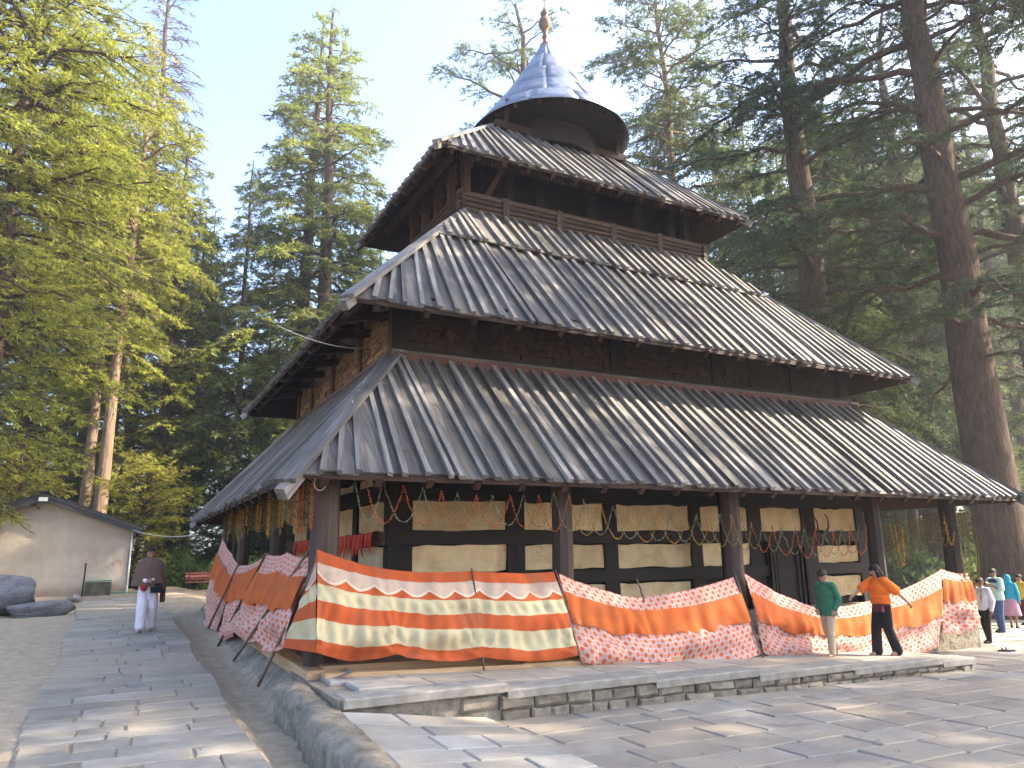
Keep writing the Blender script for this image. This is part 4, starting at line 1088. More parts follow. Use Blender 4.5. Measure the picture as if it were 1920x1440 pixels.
def swags(px, py, colname, word, matf, dip, yp):
    for k in range(len(px)-1):
        a = on(px[k], py[k], 1, yp); b_ = on(px[k+1], py[k+1], 1, yp); lowpx = (px[k]+px[k+1])/2
        lo = on(lowpx, float(np.interp(lowpx, [680, 860, 990, 1100, 1200, 1330, 1430, 1510, 1640], [980, 987, 990, 1004, 1016, 1022, 1036, 1046, 1038]))+dip, 1, yp)
        sg = (a.z+b_.z)/2-lo.z; pts = []
        for q in range(15):
            f = q/14; p = a.lerp(b_, f); p.z -= sg*(1-abs(2*f-1)**2.0)*1.0; pts.append(p+Vector((0, random.uniform(-.02, .02), 0)))
        mb = MB(); bead_line(mb, pts, .0145, .03)
        tag(mb.build('flower_garland', M[matf(lowpx)], None), f'{word} flower swag under the front eave, {ORD[k]} from the left', 'garland', 'flower swags under the front eave')
opx = [683, 757, 828, 893, 956, 1011, 1066, 1125, 1182, 1235, 1287, 1329, 1372, 1409, 1447, 1490, 1527, 1563, 1594, 1626]
opy = [890, 910, 922, 930, 930, 928, 928, 945, 960, 966, 968, 970, 965, 980, 985, 992, 995, 998, 988, 985]
gpx = [664, 718, 793, 858, 924, 981, 1038, 1095, 1150, 1205, 1258, 1305, 1350, 1390, 1428, 1465, 1507, 1545, 1577, 1610]
gpy = [892, 898, 915, 924, 930, 928, 924, 938, 950, 962, 966, 966, 964, 970, 982, 990, 992, 996, 994, 988]
swags(opx, opy, 'o', 'orange', lambda x: 'marigold_y' if 1040 < x < 1395 else 'marigold', 0, -6.30)
swags(gpx, gpy, 'g', 'green and white', lambda x: 'garland_g', -4, -6.36)
for k in range(46):                                    # strands along the left eave
    f = k/45; px = lerp(428, 592, f); xx = -7.62+random.uniform(-.05, .05)
    t0 = on(px, lerp(962, 898, f)+random.uniform(-6, 10), 0, xx); t1 = on(px, lerp(1004, 985, f)+random.uniform(-16, 14), 0, xx)
    mb = MB(); w_ = .03+.05*random.random()
    bead_line(mb, [t0, Vector((t0.x, t0.y, t1.z+.06)), Vector((t0.x, t0.y+w_/2, t1.z)), Vector((t0.x, t0.y+w_, t1.z+.06)), Vector((t0.x, t0.y+w_, t0.z))], .016, .034)
    tag(mb.build('flower_garland', M[random.choice(['marigold_y', 'garland_d', 'garland_g', 'marigold'] if f > .6 else ['marigold_y', 'garland_d', 'garland_d'])], None), 'narrow hanging marigold strand in the row under the left eave', 'garland', 'marigold strands under the left eave')
for k in range(20):                                    # loops in the right bay
    f = k/19; px = lerp(1650, 1780, f)+random.uniform(-4, 4); yp = -6.05+random.uniform(-.12, .12)
    a = on(px, lerp(985, 965, f)+random.uniform(-8, 8), 1, yp); b_ = a+Vector((random.uniform(.12, .5), 0, random.uniform(-.05, .05))); sg = random.uniform(.35, .85)
    pts = []
    for q in range(13): e = q/12; p = a.lerp(b_, e); p.z -= sg*(1-abs(2*e-1)**2.4); pts.append(p)
    mb = MB(); bead_line(mb, pts, .024, .042)
    tag(mb.build('flower_garland', M[random.choice(['garland_d', 'garland_d', 'marigold_y'])], None), 'dark drooping dry garland loop in the open bay at the right end', 'garland', 'dry garland loops in the right bay')
for k in range(6):
    px = 1796+k*6; a = on(px, 962, 1, -6.3); b_ = on(px+14, 1100+random.uniform(-40, 30), 1, -6.3); mb = MB(); bead_line(mb, [a, (a+b_)/2+Vector((random.uniform(-.05, .05), 0, 0)), b_], .024, .042)
    tag(mb.build('flower_garland', M['garland_d'], None), 'long dark garland strand hanging down the right corner post', 'garland', 'garland strands on the right corner post')
# red pennants on the left wall
pen = thing('pennant_string', 'string of red tinsel cloth pennants along the left wall', 'pennants', (WX0-.2, 0, 2.2))
M['red_cloth'] = simple('red_pennant_cloth', (.50, .035, .015), (.80, .10, .04), 12, .6, .3, .2)
y_ = -3.7
pts = [(-6.05, -3.85, 2.44), (-6.05, -2.6, 2.38), (-6.05, -1.2, 2.42), (-6.05, .3, 2.38), (-6.05, 1.6, 2.42), (-6.05, 2.8, 2.4)]
MB().tube(pts, .008, 5).build('cord', M['red_cloth'], pen)
while y_ < 2.6:
    w_ = random.uniform(.12, .22); h_ = random.uniform(.26, .50); b = MB(); tw_ = random.uniform(-.04, .04)
    b.v = [(-6.06, y_, 2.41), (-6.06, y_+w_, 2.41), (-6.06+tw_, y_+w_*.8, 2.41-h_*.6), (-6.08-tw_, y_+w_*.45, 2.41-h_), (-6.07+tw_, y_+w_*.15, 2.41-h_*.55)]
    b.v += [(q[0]-.012, q[1], q[2]) for q in b.v]; b.f = [(0, 1, 2, 3, 4), (9, 8, 7, 6, 5)]+[(i, 5+i, 5+(i+1) % 5, (i+1) % 5) for i in range(5)]
    b.build('pennant', M['red_cloth'], pen); y_ += w_+random.uniform(.0, .07)
# curled horns on the front wall
M['horn'] = plain('dark_horn', (.06, .05, .04), .6)
for k, (px, py, lb) in enumerate(((1525, 985, 'left'), (1545, 980, 'right'))):
    c_ = on(px, py, 1, WY0-.16); pts = []; rad = []
    for q in range(14):
        a = lerp(-.9, 2.6, q/13); r = .26; pts.append(c_+Vector((-.18+r*math.sin(a)*1.0, -.02*q*.3, -.05+r*-math.cos(a)+.02))); rad.append(lerp(.035, .012, q/13))
    tag(MB().tube(pts, rad, 8).build('animal_horn', M['horn'], None, True), f'{lb} one of the two curled horns fixed to the front wall', 'horn', 'curled horns on the wall')
# ------------------------------------------------------------------ small house on the left
HY = 15.5
eR = on(246, 985, 1, HY); bR = on(246, 1112, 1, HY); rg = on(85, 928, 1, HY); tipR = on(268, 1000, 1, HY-.5)
HX1 = eR.x; RX = rg.x; HX0 = 2*RX-HX1; ZR = rg.z-.12; ZE = eR.z; HB = ground_z(HX1, HY)-.2; HD = 4.2
house = thing('small_house', 'small plastered house with dark gable roof at the left of the path', 'house', (RX, HY+3, HB))
t = NT('stained_plaster'); pos = t.tc.outputs['Object']; n = t.noise(pos, .9, 7, .6); n2 = t.noise(pos, 5, 6, .6)
c = t.ramp(n, [(.3, (.38, .31, .235)), (.55, (.50, .425, .33)), (.75, (.57, .49, .39))])
sp = t.n.new('ShaderNodeSeparateXYZ'); t.l(pos, sp.inputs[0])
lowf = t.ramp(t.math('ADD', sp.outputs[2], t.math('MULTIPLY', n2, .5)), [(0.55, 1), (.95, 0)])
c = t.mix(t.math('MULTIPLY', lowf, .8), c, (.30, .20, .145)); t.bump(n2, .6, .03); M['house_wall'] = t.done(c, .9, .15)
hw = MB(); poly = [(HX0, HB), (HX1, HB), (HX1, ZE), (RX, ZR), (HX0, ZE)]
hw.prism([(p[0], HY, p[1]) for p in poly], HD, (0, -1, 0)); hw.build('wall', M['house_wall'], house, False, Matrix.Translation((RX, HY, HB)))
M['slate'] = wood('dark_roof_boards', (.03, .028, .028), (.065, .06, .058), (.12, .11, .10), .4, .7)
for s, xe in ((1, tipR.x), (-1, 2*RX-tipR.x)):
    zt = rg.z+.02; ze = ZE-(zt-ZE)*(abs(xe-RX)-abs(HX1-RX))/abs(HX1-RX)+.04
    rf = MB(); th = .09
    pl_ = [(RX, zt), (xe, ze)]
    rf.v = [(RX, HY-.55, zt), (xe, HY-.55, ze), (xe, HY+HD+.4, ze), (RX, HY+HD+.4, zt), (RX, HY-.55, zt-th), (xe, HY-.55, ze-th), (xe, HY+HD+.4, ze-th), (RX, HY+HD+.4, zt-th)]
    rf.f = [(0, 1, 2, 3), (7, 6, 5, 4), (0, 4, 5, 1), (1, 5, 6, 2), (2, 6, 7, 3), (3, 7, 4, 0)]
    ro = rf.build('roof', M['slate'], house)
    nrows = 9
    for r in range(nrows):
        f0 = r/nrows; f1 = (r+1.12)/nrows; yv = HY-.58
        while yv < HY+HD+.3:
            wd = random.uniform(.5, .9); a = Vector((lerp(RX, xe, f0), 0, lerp(zt, ze, f0)+.006)); b_ = Vector((lerp(RX, xe, f1), 0, lerp(zt, ze, f1)+.035+random.uniform(0, .012)))
            q = MB(); q.prism([(a.x, yv, a.z+.012), (b_.x, yv, b_.z), (b_.x, yv+wd-.012, b_.z), (a.x, yv+wd-.012, a.z+.012)] if s > 0 else [(b_.x, yv, b_.z), (a.x, yv, a.z+.012), (a.x, yv+wd-.012, a.z+.012), (b_.x, yv+wd-.012, b_.z)], .016, (0, 0, 1))
            q.build('slate', M['slate'], ro); yv += wd
    beam_obj('barge_board', (RX, HY-.50, zt-.17), (xe, HY-.50, ze-.17), .05, .2, M['slate'], house)
    beam_obj('wall_plate', (lerp(RX, xe, .97), HY-.4, ze-.14), (lerp(RX, xe, .97), HY+HD, ze-.14), .1, .12, M['dark_wood'], house)
beam_obj('ridge_board', (RX, HY-.6, rg.z+.10), (RX, HY+HD+.4, rg.z+.10), .34, .05, M['slate'], house)
M['white_paint'] = plain('white_paint', (.6, .6, .6), .5)
lamp = MB(); lamp.box((RX-.17, HY-.62, rg.z-.30), (RX+.17, HY-.50, rg.z-.10), 0); lo_ = lamp.build('flood_lamp', M['dark_metal'], house)
MB().box((RX-.14, HY-.635, rg.z-.27), (RX+.14, HY-.621, rg.z-.13)).build('lamp_glass', M['white_paint'], lo_)
MB().tube([(HX1+.06, HY-.05, HB), (HX1+.06, HY-.05, ZE-.1), (HX1+.10, HY+.3, ZE)], .035, 8).build('drain_pipe', M['white_paint'], house)
M['red_chalk'] = plain('faded_red_paint', (.50, .30, .215), .9)
for (px, py, r) in ((170, 1057, .20), (220, 1058, .15)):       # half-worn red arcs painted on the gable
    c_ = on(px, py, 1, HY-.008); pts = [c_+Vector((r*math.cos(a), 0, r*math.sin(a))) for a in np.linspace(-.6, 3.6, 18)]
    b = MB()
    for q in range(17):
        b.beam(pts[q], pts[q+1], .008, .04, (0, 0, 1))
    b.build('painted_arc', M['red_chalk'], house)
# rock, stones and things along the path
def rock(name, c, r, sc, label, cat, mat, seed, n=26, m=18, rough=.16, group=None, sink=.3):
    rs = np.random.RandomState(seed); b = MB(); b.ball((0, 0, 0), 1, n, m); V = np.array(b.v)
    dirs = rs.normal(0, 1, (14, 3)); dirs /= np.linalg.norm(dirs, axis=1)[:, None]; offs = rs.uniform(.42, .9, 14)
    for d, o_ in zip(dirs, offs):                # planar chips
        h = V@d; ex = np.clip(h-o_, 0, None); V = V-d[None]*ex[:, None]*.85
    for oc in range(5):
        fq = 1.7*1.9**oc; kd = rs.normal(0, 1, (3, 3))*fq; V = V*(1+.05/(1.55**oc)*np.sin(V@kd+rs.rand(3)*6).sum(1, keepdims=True)/1.7)
    V *= np.array(sc)*r
    b.v = [tuple(q+np.array((0, 0, 0))) for q in V]
    o = b.build(name, mat, None, n > 20); Mx = Matrix.Translation((c[0], c[1], c[2]+sc[2]*r*(1-sink)-.0)); o.matrix_basis = Mx; WM[o.name] = Mx
    return tag(o, label, cat, group)
t = NT('boulder_rock'); n = t.noise(t.tc.outputs['Object'], 2.2, 9, .65, .4); M['boulder'] = (t.bump(t.math('ADD', n, t.noise(t.map(t.tc.outputs['Object'], (2, 2, 7)), 1.8, 8, .7, 1.2)), 1.0, .14), t.done(t.ramp(n, [(.3, (.13, .125, .13)), (.55, (.25, .24, .245)), (.75, (.34, .325, .32))]), .85, .2))[1]
p = hit(20, 1158, ground_z); rock('boulder', (p.x-.9, p.y+.9, p.z), .9, (2.2, 1.2, .74), 'large grey boulder with a sloping shoulder at the left edge', 'boulder', M['boulder'], 3, 34, 24, .25, None, .32)
p = hit(85, 1158, ground_z); rock('boulder', (p.x-.30, p.y+.6, p.z), .62, (1.7, .9, .45), 'low flat grey rock leaning against the large boulder', 'boulder', M['boulder'], 5, 26, 16, .25)
p = hit(62, 1118, ground_z); rock('stone_block', p, .36, (1, .6, .8), 'pale squarish stone behind the boulder', 'stone', M['concrete'], 8, 12, 8)
p = hit(137, 1130, ground_z); rock('stone_block', p, .3, (1.1, .7, .6), 'pale loose stone at the foot of the thin post', 'stone', M['concrete'], 9, 12, 8)
p = hit(152, 1126, ground_z); q = Vector((p.x, p.y, p.z+1.5)); q = Vector((p.x+.03, p.y, on(157, 1056, 1, p.y).z))
tag(MB().tube([p-Vector((0, 0, .1)), q], [.028, .026], 8).build('iron_post', M['dark_metal'], None), 'thin dark iron post standing before the small house', 'post')
p = hit(186, 1114, ground_z)
M['green_paint'] = plain('green_pipe_paint', (.08, .22, .13), .5)
M['moss'] = simple('mossy_concrete', (.04, .045, .03), (.16, .14, .10), 5, .95, .1, .7, .03)
tr_ = thing('water_trough', 'mossy dark water trough with green pipe against the small house', 'trough', (p.x, HY-.5, p.z))
zt_ = on(186, 1092, 1, HY-.7).z; xa = on(158, 1100, 1, HY-.7).x; xb = on(208, 1100, 1, HY-.7).x
b = MB(); b.box((xa, HY-.7, p.z-.1), (xb, HY-.6, zt_), .015); b.box((xa, HY-.6, p.z-.1), (xa+.1, HY-.03, zt_)); b.box((xb-.1, HY-.6, p.z-.1), (xb, HY-.03, zt_)); b.build('basin', M['moss'], tr_)
MB().tube([(xa, HY-.74, zt_+.04), (xb, HY-.74, zt_+.06), (xb+.02, HY-.8, p.z+.1), (xb+.9, HY-1.0, p.z+.06)], .025, 7).build('pipe', M['green_paint'], tr_)
# park bench
p = hit(386, 1122, ground_z) if False else at_depth(388, 33); p.z = ground_z(p.x, p.y); bz = p.z
be = thing('park_bench', 'red slatted park bench at the far end of the path', 'bench', p)
M['bench_red'] = wood('red_bench_slats', (.25, .07, .05), (.42, .13, .09), (.52, .2, .15), .2)
for k in range(4): beam_obj('seat_slat', (p.x-.8, p.y-.25+.12*k, bz+.44), (p.x+.8, p.y-.25+.12*k, bz+.44), .09, .03, M['bench_red'], be)
for k in range(3): beam_obj('back_slat', (p.x-.8, p.y+.26+.03*k, bz+.56+.12*k), (p.x+.8, p.y+.26+.03*k, bz+.56+.12*k), .03, .09, M['bench_red'], be)
for s in (-.65, .65):
    MB().tube([(p.x+s, p.y-.28, bz-.03), (p.x+s, p.y-.22, bz+.42), (p.x+s, p.y+.2, bz+.42), (p.x+s, p.y+.34, bz+.85)], .03, 6).build('leg', M['dark_metal'], be)
    MB().tube([(p.x+s, p.y+.28, bz-.03), (p.x+s, p.y+.2, bz+.42)], .03, 6).build('leg', M['dark_metal'], be)
# ------------------------------------------------------------------ bushes
def bush_mesh(seed, n, R, mat, ln=.16, w_=.05, sq=.75):
    rs = np.random.RandomState(seed); nc = 26; cen = nrm(rs.normal(0, 1, (nc, 3)))*rs.uniform(.3, .95, (nc, 1)); cen[:, 2] = np.abs(cen[:, 2])*sq
    P = cen[rs.randint(0, nc, n)]+rs.normal(0, .17, (n, 3)); P[:, 2] = np.abs(P[:, 2]); P *= R
    d = nrm(rs.normal(0, 1, (n, 3))+np.array([0, 0, .5])); sv_ = nrm(np.cross(d, rs.normal(0, 1, (n, 3))))*(w_*rs.uniform(.6, 1.3, n))[:, None]
    L = (ln*rs.uniform(.6, 1.4, n))[:, None]
    V = np.stack([P, P+d*L*.5+sv_, P+d*L, P+d*L*.5-sv_], 1).reshape(-1, 3); F = np.arange(len(V)).reshape(-1, 4)
    return np_mesh('leaves', V, F, mat)
BM = [bush_mesh(21, 3800, 1.0, M['leaf_bush']), bush_mesh(22, 3800, 1.0, M['leaf_bush'])]
BD = [bush_mesh(23, 3800, 1.0, M['leaf_dark'], .14, .045)]
stem_b = MB()
for k in range(9):
    a = k*2.4; stem_b.tube([(0, 0, -.05), (.25*math.cos(a), .25*math.sin(a), .4), (.6*math.cos(a), .6*math.sin(a), .75)], [.03, .02, .008], 5)
stem_me = bpy.data.meshes.new('stems'); stem_me.from_pydata(stem_b.v, [], stem_b.f); stem_me.materials.append(M['bark'])
def bush(px, dp, sx, sz, label, me, group=None):
    p = at_depth(px, dp); p.z = ground_z(p.x, p.y)-.03; Mx = Matrix.Translation(p) @ Matrix.Rotation(random.uniform(0, 6), 4, 'Z') @ Matrix.Diagonal((sx, sx, sz, 1))
    o = bpy.data.objects.new('bush', None); link(o, None, Mx); tag(o, label, 'bush', group)
    link(bpy.data.objects.new('leaves', me), o, Mx); link(bpy.data.objects.new('stems', stem_me), o, Mx)
for px, dp, sx, sz, lb in ((352, 34, 1.0, 1.3, 'leafy green bush right behind the woman in the shawl'), (330, 38, 1.2, 1.7, 'taller bush behind and left of the leafy green bush'), (405, 36, 1.1, 1.2, 'green bush seen past the end of the left cloth screens'), (470, 37, 1.3, 1.6, 'green bush seen between the left veranda posts'), (530, 40, 1.4, 1.6, 'dim bush behind the second left veranda post')):
    bush(px, dp, sx, sz, lb, random.choice(BM))
for k in range(12): bush(300+k*22+random.uniform(-8, 8), random.uniform(42, 52), random.uniform(1.4, 2.2), random.uniform(1.4, 2.6), 'shaded bush in the undergrowth beyond the path', random.choice(BM+BD), 'undergrowth beyond the path')
for k in range(16): bush(1640+k*22+random.uniform(-10, 10), random.uniform(33, 46), random.uniform(1.3, 2.3), random.uniform(1.2, 2.4), 'dark bush in the undergrowth behind the right end of the temple', random.choice(BM+BD), 'undergrowth behind the right end')
for k in range(12): bush(-150+k*34+random.uniform(-10, 10), random.uniform(40, 50), random.uniform(1.6, 2.4), random.uniform(1.6, 3.0), 'bush in the undergrowth behind the small house', random.choice(BM+BD), 'undergrowth behind the house')
YS = 'saplings in the forest undergrowth'
for k in range(22):
    px = random.choice([random.uniform(290, 560), random.uniform(1640, 1960), random.uniform(-150, 230)])
    put_tree('yellow', px, random.uniform(40, 58), 'young cedar sapling in the shaded undergrowth', random.uniform(4, 9), name='young_cedar', group=YS, leafmat=random.choice(['leaf', 'leaf_dark', 'leaf']))
# ------------------------------------------------------------------ cables
M['cable'] = plain('black_cable', (.02, .02, .02), .5)
M['wire'] = plain('pale_wire', (.45, .43, .40), .5)
def cable(p0, p1, sag, r, mat, label, n=24, group=None):
    p0 = Vector(p0); p1 = Vector(p1); pts = []
    for k in range(n+1): f = k/n; p = p0.lerp(p1, f); p.z -= sag*4*f*(1-f); pts.append(p)
    return tag(MB().tube(pts, r, 5).build('cable', mat, None, True), label, 'cable', group)
cable(on(-60, 335, 0, -13.5), on(693, 656, 0, WX0-.1), .45, .012, M['cable'], 'black overhead cable running from the left trees to the temple wall')
cable(on(520, 610, 0, -8.2), on(696, 652, 0, WX0-.1), .12, .008, M['wire'], 'thin pale wire joining the black cable at the left temple wall')
cable((HX1, HY-.2, ZE-.15), on(372, 1002, 0, -7.9), .15, .014, M['wire'], 'pale wires from the small house eave to the temple', group='house wires')
cable((HX1, HY-.1, ZE-.35), on(345, 1040, 0, -7.0), .25, .010, M['cable'], 'lower thin cable sagging from the small house corner')
coil = MB()
for k in range(3):
    c_ = on(600, 906, 1, -6.3); coil.tube([c_+Vector((.08*math.cos(a), -.01*k, .10*math.sin(a))) for a in np.linspace(0, 2*PI, 17)], .007, 5)
tag(coil.build('wire_coil', M['wire'], None), 'coil of white wire hung at the top of the corner post', 'wire')
c_ = on(1520, 1084, 1, -5.9)

# ------------------------------------------------------------------ thin morning haze between the trees
hz = MB(); hz.box((-470, -470, -6), (470, 470, 62))
tz_ = bpy.data.materials.new('haze_air'); tz_.use_nodes = True; tz_.node_tree.nodes.clear()
vo = tz_.node_tree.nodes.new('ShaderNodeVolumePrincipled'); vo.inputs['Color'].default_value = (.93, .95, 1, 1); vo.inputs['Density'].default_value = .0010; vo.inputs['Anisotropy'].default_value = .35
mo = tz_.node_tree.nodes.new('ShaderNodeOutputMaterial'); tz_.node_tree.links.new(vo.outputs[0], mo.inputs['Volume'])
tag(hz.build('haze', tz_, None), kind='stuff')
# ------------------------------------------------------------------ people
def skinmat(name, c): return simple(name, tuple(x*.85 for x in c), tuple(x*1.1 for x in c), 12, .55, .35, .1, .003)
M['skin'] = skinmat('skin', (.36, .20, .13)); M['skin_d'] = skinmat('skin_deep', (.27, .145, .09))
M['hair'] = plain('black_hair', (.012, .010, .009), .6, .2)
M['eye'] = plain('dark_eye', (.02, .015, .012), .3); M['lip'] = plain('lips', (.30, .11, .09), .5)
def fabric(name, c, var=.12): return simple(name, tuple(x*(1-var) for x in c), tuple(x*(1+var) for x in c), 7, .85, .2, .8, .03)
def capsule(mb, p0, p1, r0, r1, n=10):
    p0 = Vector(p0); p1 = Vector(p1)
    mb.tube([p0, p0.lerp(p1, .5), p1], [r0, (r0+r1)/2, r1], n); mb.ball(p0, r0, n, 8); mb.ball(p1, r1, n, 8)
def chain(mb, pts, rs):
    for a, b, r0, r1 in zip(pts[:-1], pts[1:], rs[:-1], rs[1:]): capsule(mb, a, b, r0, r1)
def fused(mb, name, mat, parent, Mx, vox=.010, sm=4):
    me = bpy.data.meshes.new(name+'_raw'); me.from_pydata(mb.v, [], mb.f); ob = bpy.data.objects.new('tmp', me); col.objects.link(ob)
    md = ob.modifiers.new('r', 'REMESH'); md.mode = 'VOXEL'; md.voxel_size = vox; md.use_smooth_shade = True
    s2 = ob.modifiers.new('s', 'SMOOTH'); s2.iterations = sm; s2.factor = .5
    dg = bpy.context.evaluated_depsgraph_get(); out = bpy.data.meshes.new_from_object(ob.evaluated_get(dg))
    out.name = name; bpy.data.objects.remove(ob); bpy.data.meshes.remove(me)
    out.materials.clear(); out.materials.append(mat)
    out.polygons.foreach_set('use_smooth', np.ones(len(out.polygons), bool))
    return link(bpy.data.objects.new(name, out), parent, Mx)
def person(label, feet, fwd, height, J, skin, top, bottom, sleeve=1.0, leg_r=(.095, .07, .055), leg_len=1.0, shoe=None, hair='short', head=(0, 0), top_hem=.86, top_puff=0.0, collar=True, group=None):
    """J: joints in metres for a 1.70 m figure, x = person's left, y = forward, z = up"""
    f = Vector((fwd[0], fwd[1], 0)).normalized(); l = Vector((-f.y, f.x, 0)); s = height/1.70
    Mx = Matrix(((l.x*s, f.x*s, 0, feet[0]), (l.y*s, f.y*s, 0, feet[1]), (0, 0, s, feet[2]), (0, 0, 0, 1)))
    o = bpy.data.objects.new('person', None); link(o, None, Matrix.Translation(Vector(feet))); tag(o, label, 'person', group)
    sh, el, wr, hp, kn, an = J['sh'], J['el'], J['wr'], J['hp'], J['kn'], J['an']
    lean = Vector(J.get('lean', (0, 0, 0)))
    pel = Vector((0, 0, .94)); ch = Vector((0, 0, 1.24))+lean*.6; nk = Vector((0, .0, 1.44))+lean; hc = Vector((0, .03, 1.595))+lean*1.1+Vector(J.get('hoff', (0, 0, 0)))
    pit, yw = head; HM = Matrix.Rotation(yw, 3, 'Z') @ Matrix.Rotation(pit, 3, 'X')
    b = MB()
    b.ball(pel, 1, 12, 8, (.155, .105, .13)); b.ball(ch, 1, 12, 10, (.155, .105, .21)); b.ball((pel+ch)/2, 1, 12, 8, (.135, .095, .16))
    capsule(b, nk-Vector((0, 0, .06)), nk.lerp(hc, .55), .055, .05)
    b.ball(hc, 1, 14, 12, (.074, .093, .115), HM); b.ball(hc+HM @ Vector((0, .035, -.06)), 1, 10, 8, (.052, .055, .058), HM)
    b.ball(hc+HM @ Vector((0, .098, -.012)), 1, 8, 6, (.014, .020, .026), HM)
    for sg in (-1, 1): b.ball(hc+HM @ Vector((sg*.076, 0, -.01)), 1, 8, 6, (.012, .02, .032), HM)
    for i, sg in ((0, 1), (1, -1)):
        chain(b, [sh[i], el[i], wr[i]], [.052, .040, .028])
        chain(b, [hp[i], kn[i], an[i]], [.085, .058, .038])
        toe = Vector(J['toe'][i]); ank = Vector(an[i]); heel = ank+(ank-toe).normalized()*.03; heel.z = toe.z+.005
        capsule(b, heel+Vector((0, 0, .02)), toe.lerp(heel, .25)+Vector((0, 0, .012)), .034, .036); capsule(b, toe.lerp(heel, .25)+Vector((0, 0, .012)), toe, .036, .020); capsule(b, ank, heel+Vector((0, 0, .02)), .036, .034)
        # hand: palm, four unequal curled fingers and a thumb leaving its side
        e, w_ = Vector(el[i]), Vector(wr[i]); d = (w_-e).normalized(); hd = Vector(J['hd'][i]).normalized() if 'hd' in J else d
        acr = hd.cross(Vector((0, 0, 1)) if abs(hd.z) < .8 else Vector((0, 1, 0))).normalized(); nm_ = acr.cross(hd).normalized()
        pc = w_+hd*.045; capsule(b, w_, pc, .026, .030); 
        for q in range(-1, 2): b.ball(pc+acr*q*.018+hd*.012, .021, 8, 6)
        for q, ln in enumerate((.060, .072, .076, .066)):
            a0 = pc+hd*.030+acr*(q-1.5)*.0195; a1 = a0+hd*ln*.55-nm_*.012; a2 = a1+hd*ln*.40-nm_*.028
            capsule(b, a0, a1, .0095, .009, 6); capsule(b, a1, a2, .009, .0075, 6)
        t0 = pc-hd*.012+acr*.030*(1 if i == 0 else -1); t1 = t0+acr*.022*(1 if i == 0 else -1)+hd*.030-nm_*.010; t2 = t1+hd*.030-nm_*.012
        capsule(b, t0, t1, .012, .0105, 6); capsule(b, t1, t2, .0105, .009, 6)
    body = fused(b, 'body', M[skin], o, Mx, .008, 3)
    def bit(name, mat, parts, par=o):
        m = MB()
        for (off, sc_) in parts: m.ball(hc+HM @ Vector(off), 1, 10, 8, sc_, HM)
        return link(m.build(name, mat, None) if False else _mk(m, name, mat), par, Mx)
    def _mk(m, name, mat):
        me = bpy.data.meshes.new(name); me.from_pydata(m.v, [], m.f); me.materials.append(mat); me.polygons.foreach_set('use_smooth', [True]*len(me.polygons)); return bpy.data.objects.new(name, me)
    for sg in (-1, 1):
        bit('eye', M['eye'], [((sg*.030, .083, .006), (.012, .008, .007))]); bit('eyebrow', M['hair'], [((sg*.031, .086, .030), (.019, .006, .005))])
    bit('mouth', M['lip'], [((0, .088, -.055), (.022, .008, .008))])
    h = MB()
    if hair == 'short':
        h.ball(hc+HM @ Vector((0, -.018, .022)), 1, 14, 12, (.083, .096, .108), HM); h.ball(hc+HM @ Vector((0, .045, .085)), 1, 10, 8, (.066, .05, .035), HM)
    elif hair == 'tied':
        h.ball(hc+HM @ Vector((0, -.022, .020)), 1, 14, 12, (.082, .092, .108), HM); h.ball(hc+HM @ Vector((0, -.115, -.03)), 1, 10, 8, (.045, .04, .05), HM)
    elif hair == 'long':
        h.ball(hc+HM @ Vector((0, -.018, .020)), 1, 14, 12, (.086, .098, .110), HM); h.ball(hc+HM @ Vector((0, -.06, -.09)), 1, 12, 10, (.085, .06, .13), HM)
        for sg in (-1, 1): h.ball(hc+HM @ Vector((sg*.068, .01, -.07)), 1, 8, 8, (.025, .045, .10), HM)
    if hair: h.ball(hc+HM @ Vector((0, .016, .056)), 1, 12, 10, (.079, .083, .068), HM); fused(h, 'hair', M['hair'], o, Mx, .009, 2)
    # upper garment
    g = MB(); e_ = .020+top_puff
    g.ball(ch, 1, 14, 10, (.155+e_, .105+e_, .205+e_*.6)); g.ball((pel+ch)/2, 1, 14, 10, (.140+e_, .100+e_, .18)); capsule(g, Vector(sh[0]), Vector(sh[1]), .066+e_*.4, .066+e_*.4)
    if top_hem < .98: g.lathe([(1.02, top_hem), (1.03, top_hem+.05), (.98, 1.0), (.90, 1.12)], 16, sx=.160+e_, sy=.112+e_)
    if collar: capsule(g, nk-Vector((0, 0, .03)), nk+Vector((0, .005, .005)), .072, .064)
    for i in (0, 1):
        S, Eb, W = Vector(sh[i]), Vector(el[i]), Vector(wr[i])
        if sleeve <= .5: capsule(g, S, S.lerp(Eb, sleeve*2), .062+e_*.6, .058+e_*.9)
        else: capsule(g, S, Eb, .062+e_*.5, .053+e_*.4); capsule(g, Eb, Eb.lerp(W, (sleeve-.5)*2*.97), .053+e_*.4, .042+e_*.4)
    fused(g, 'top', M[top], o, Mx, .010, 3)
    if bottom:
        g = MB(); g.ball(pel-Vector((0, 0, .01)), 1, 14, 10, (.172, .122, .14))
        for i in (0, 1):
            Hh, K, A = Vector(hp[i]), Vector(kn[i]), Vector(an[i]); chain(g, [Hh, K, K.lerp(A, leg_len)], [leg_r[0]+.008, leg_r[1]+.008, leg_r[2]+.008])
        fused(g, 'trousers', M[bottom], o, Mx, .011, 3)
    if shoe:
        for i in (0, 1):
            toe = Vector(J['toe'][i]); ank = Vector(an[i]); heel = ank+(ank-toe).normalized()*.035; heel.z = toe.z+.005; g = MB()
            capsule(g, heel+Vector((0, 0, .022)), toe.lerp(heel, .25)+Vector((0, 0, .012)), .043, .044); capsule(g, toe.lerp(heel, .25)+Vector((0, 0, .012)), toe+(toe-heel).normalized()*.012, .044, .030); fused(g, 'shoe', M[shoe], o, Mx, .009, 2)
    o['_'] = 0; del o['_']
    return o, Mx, hc, HM
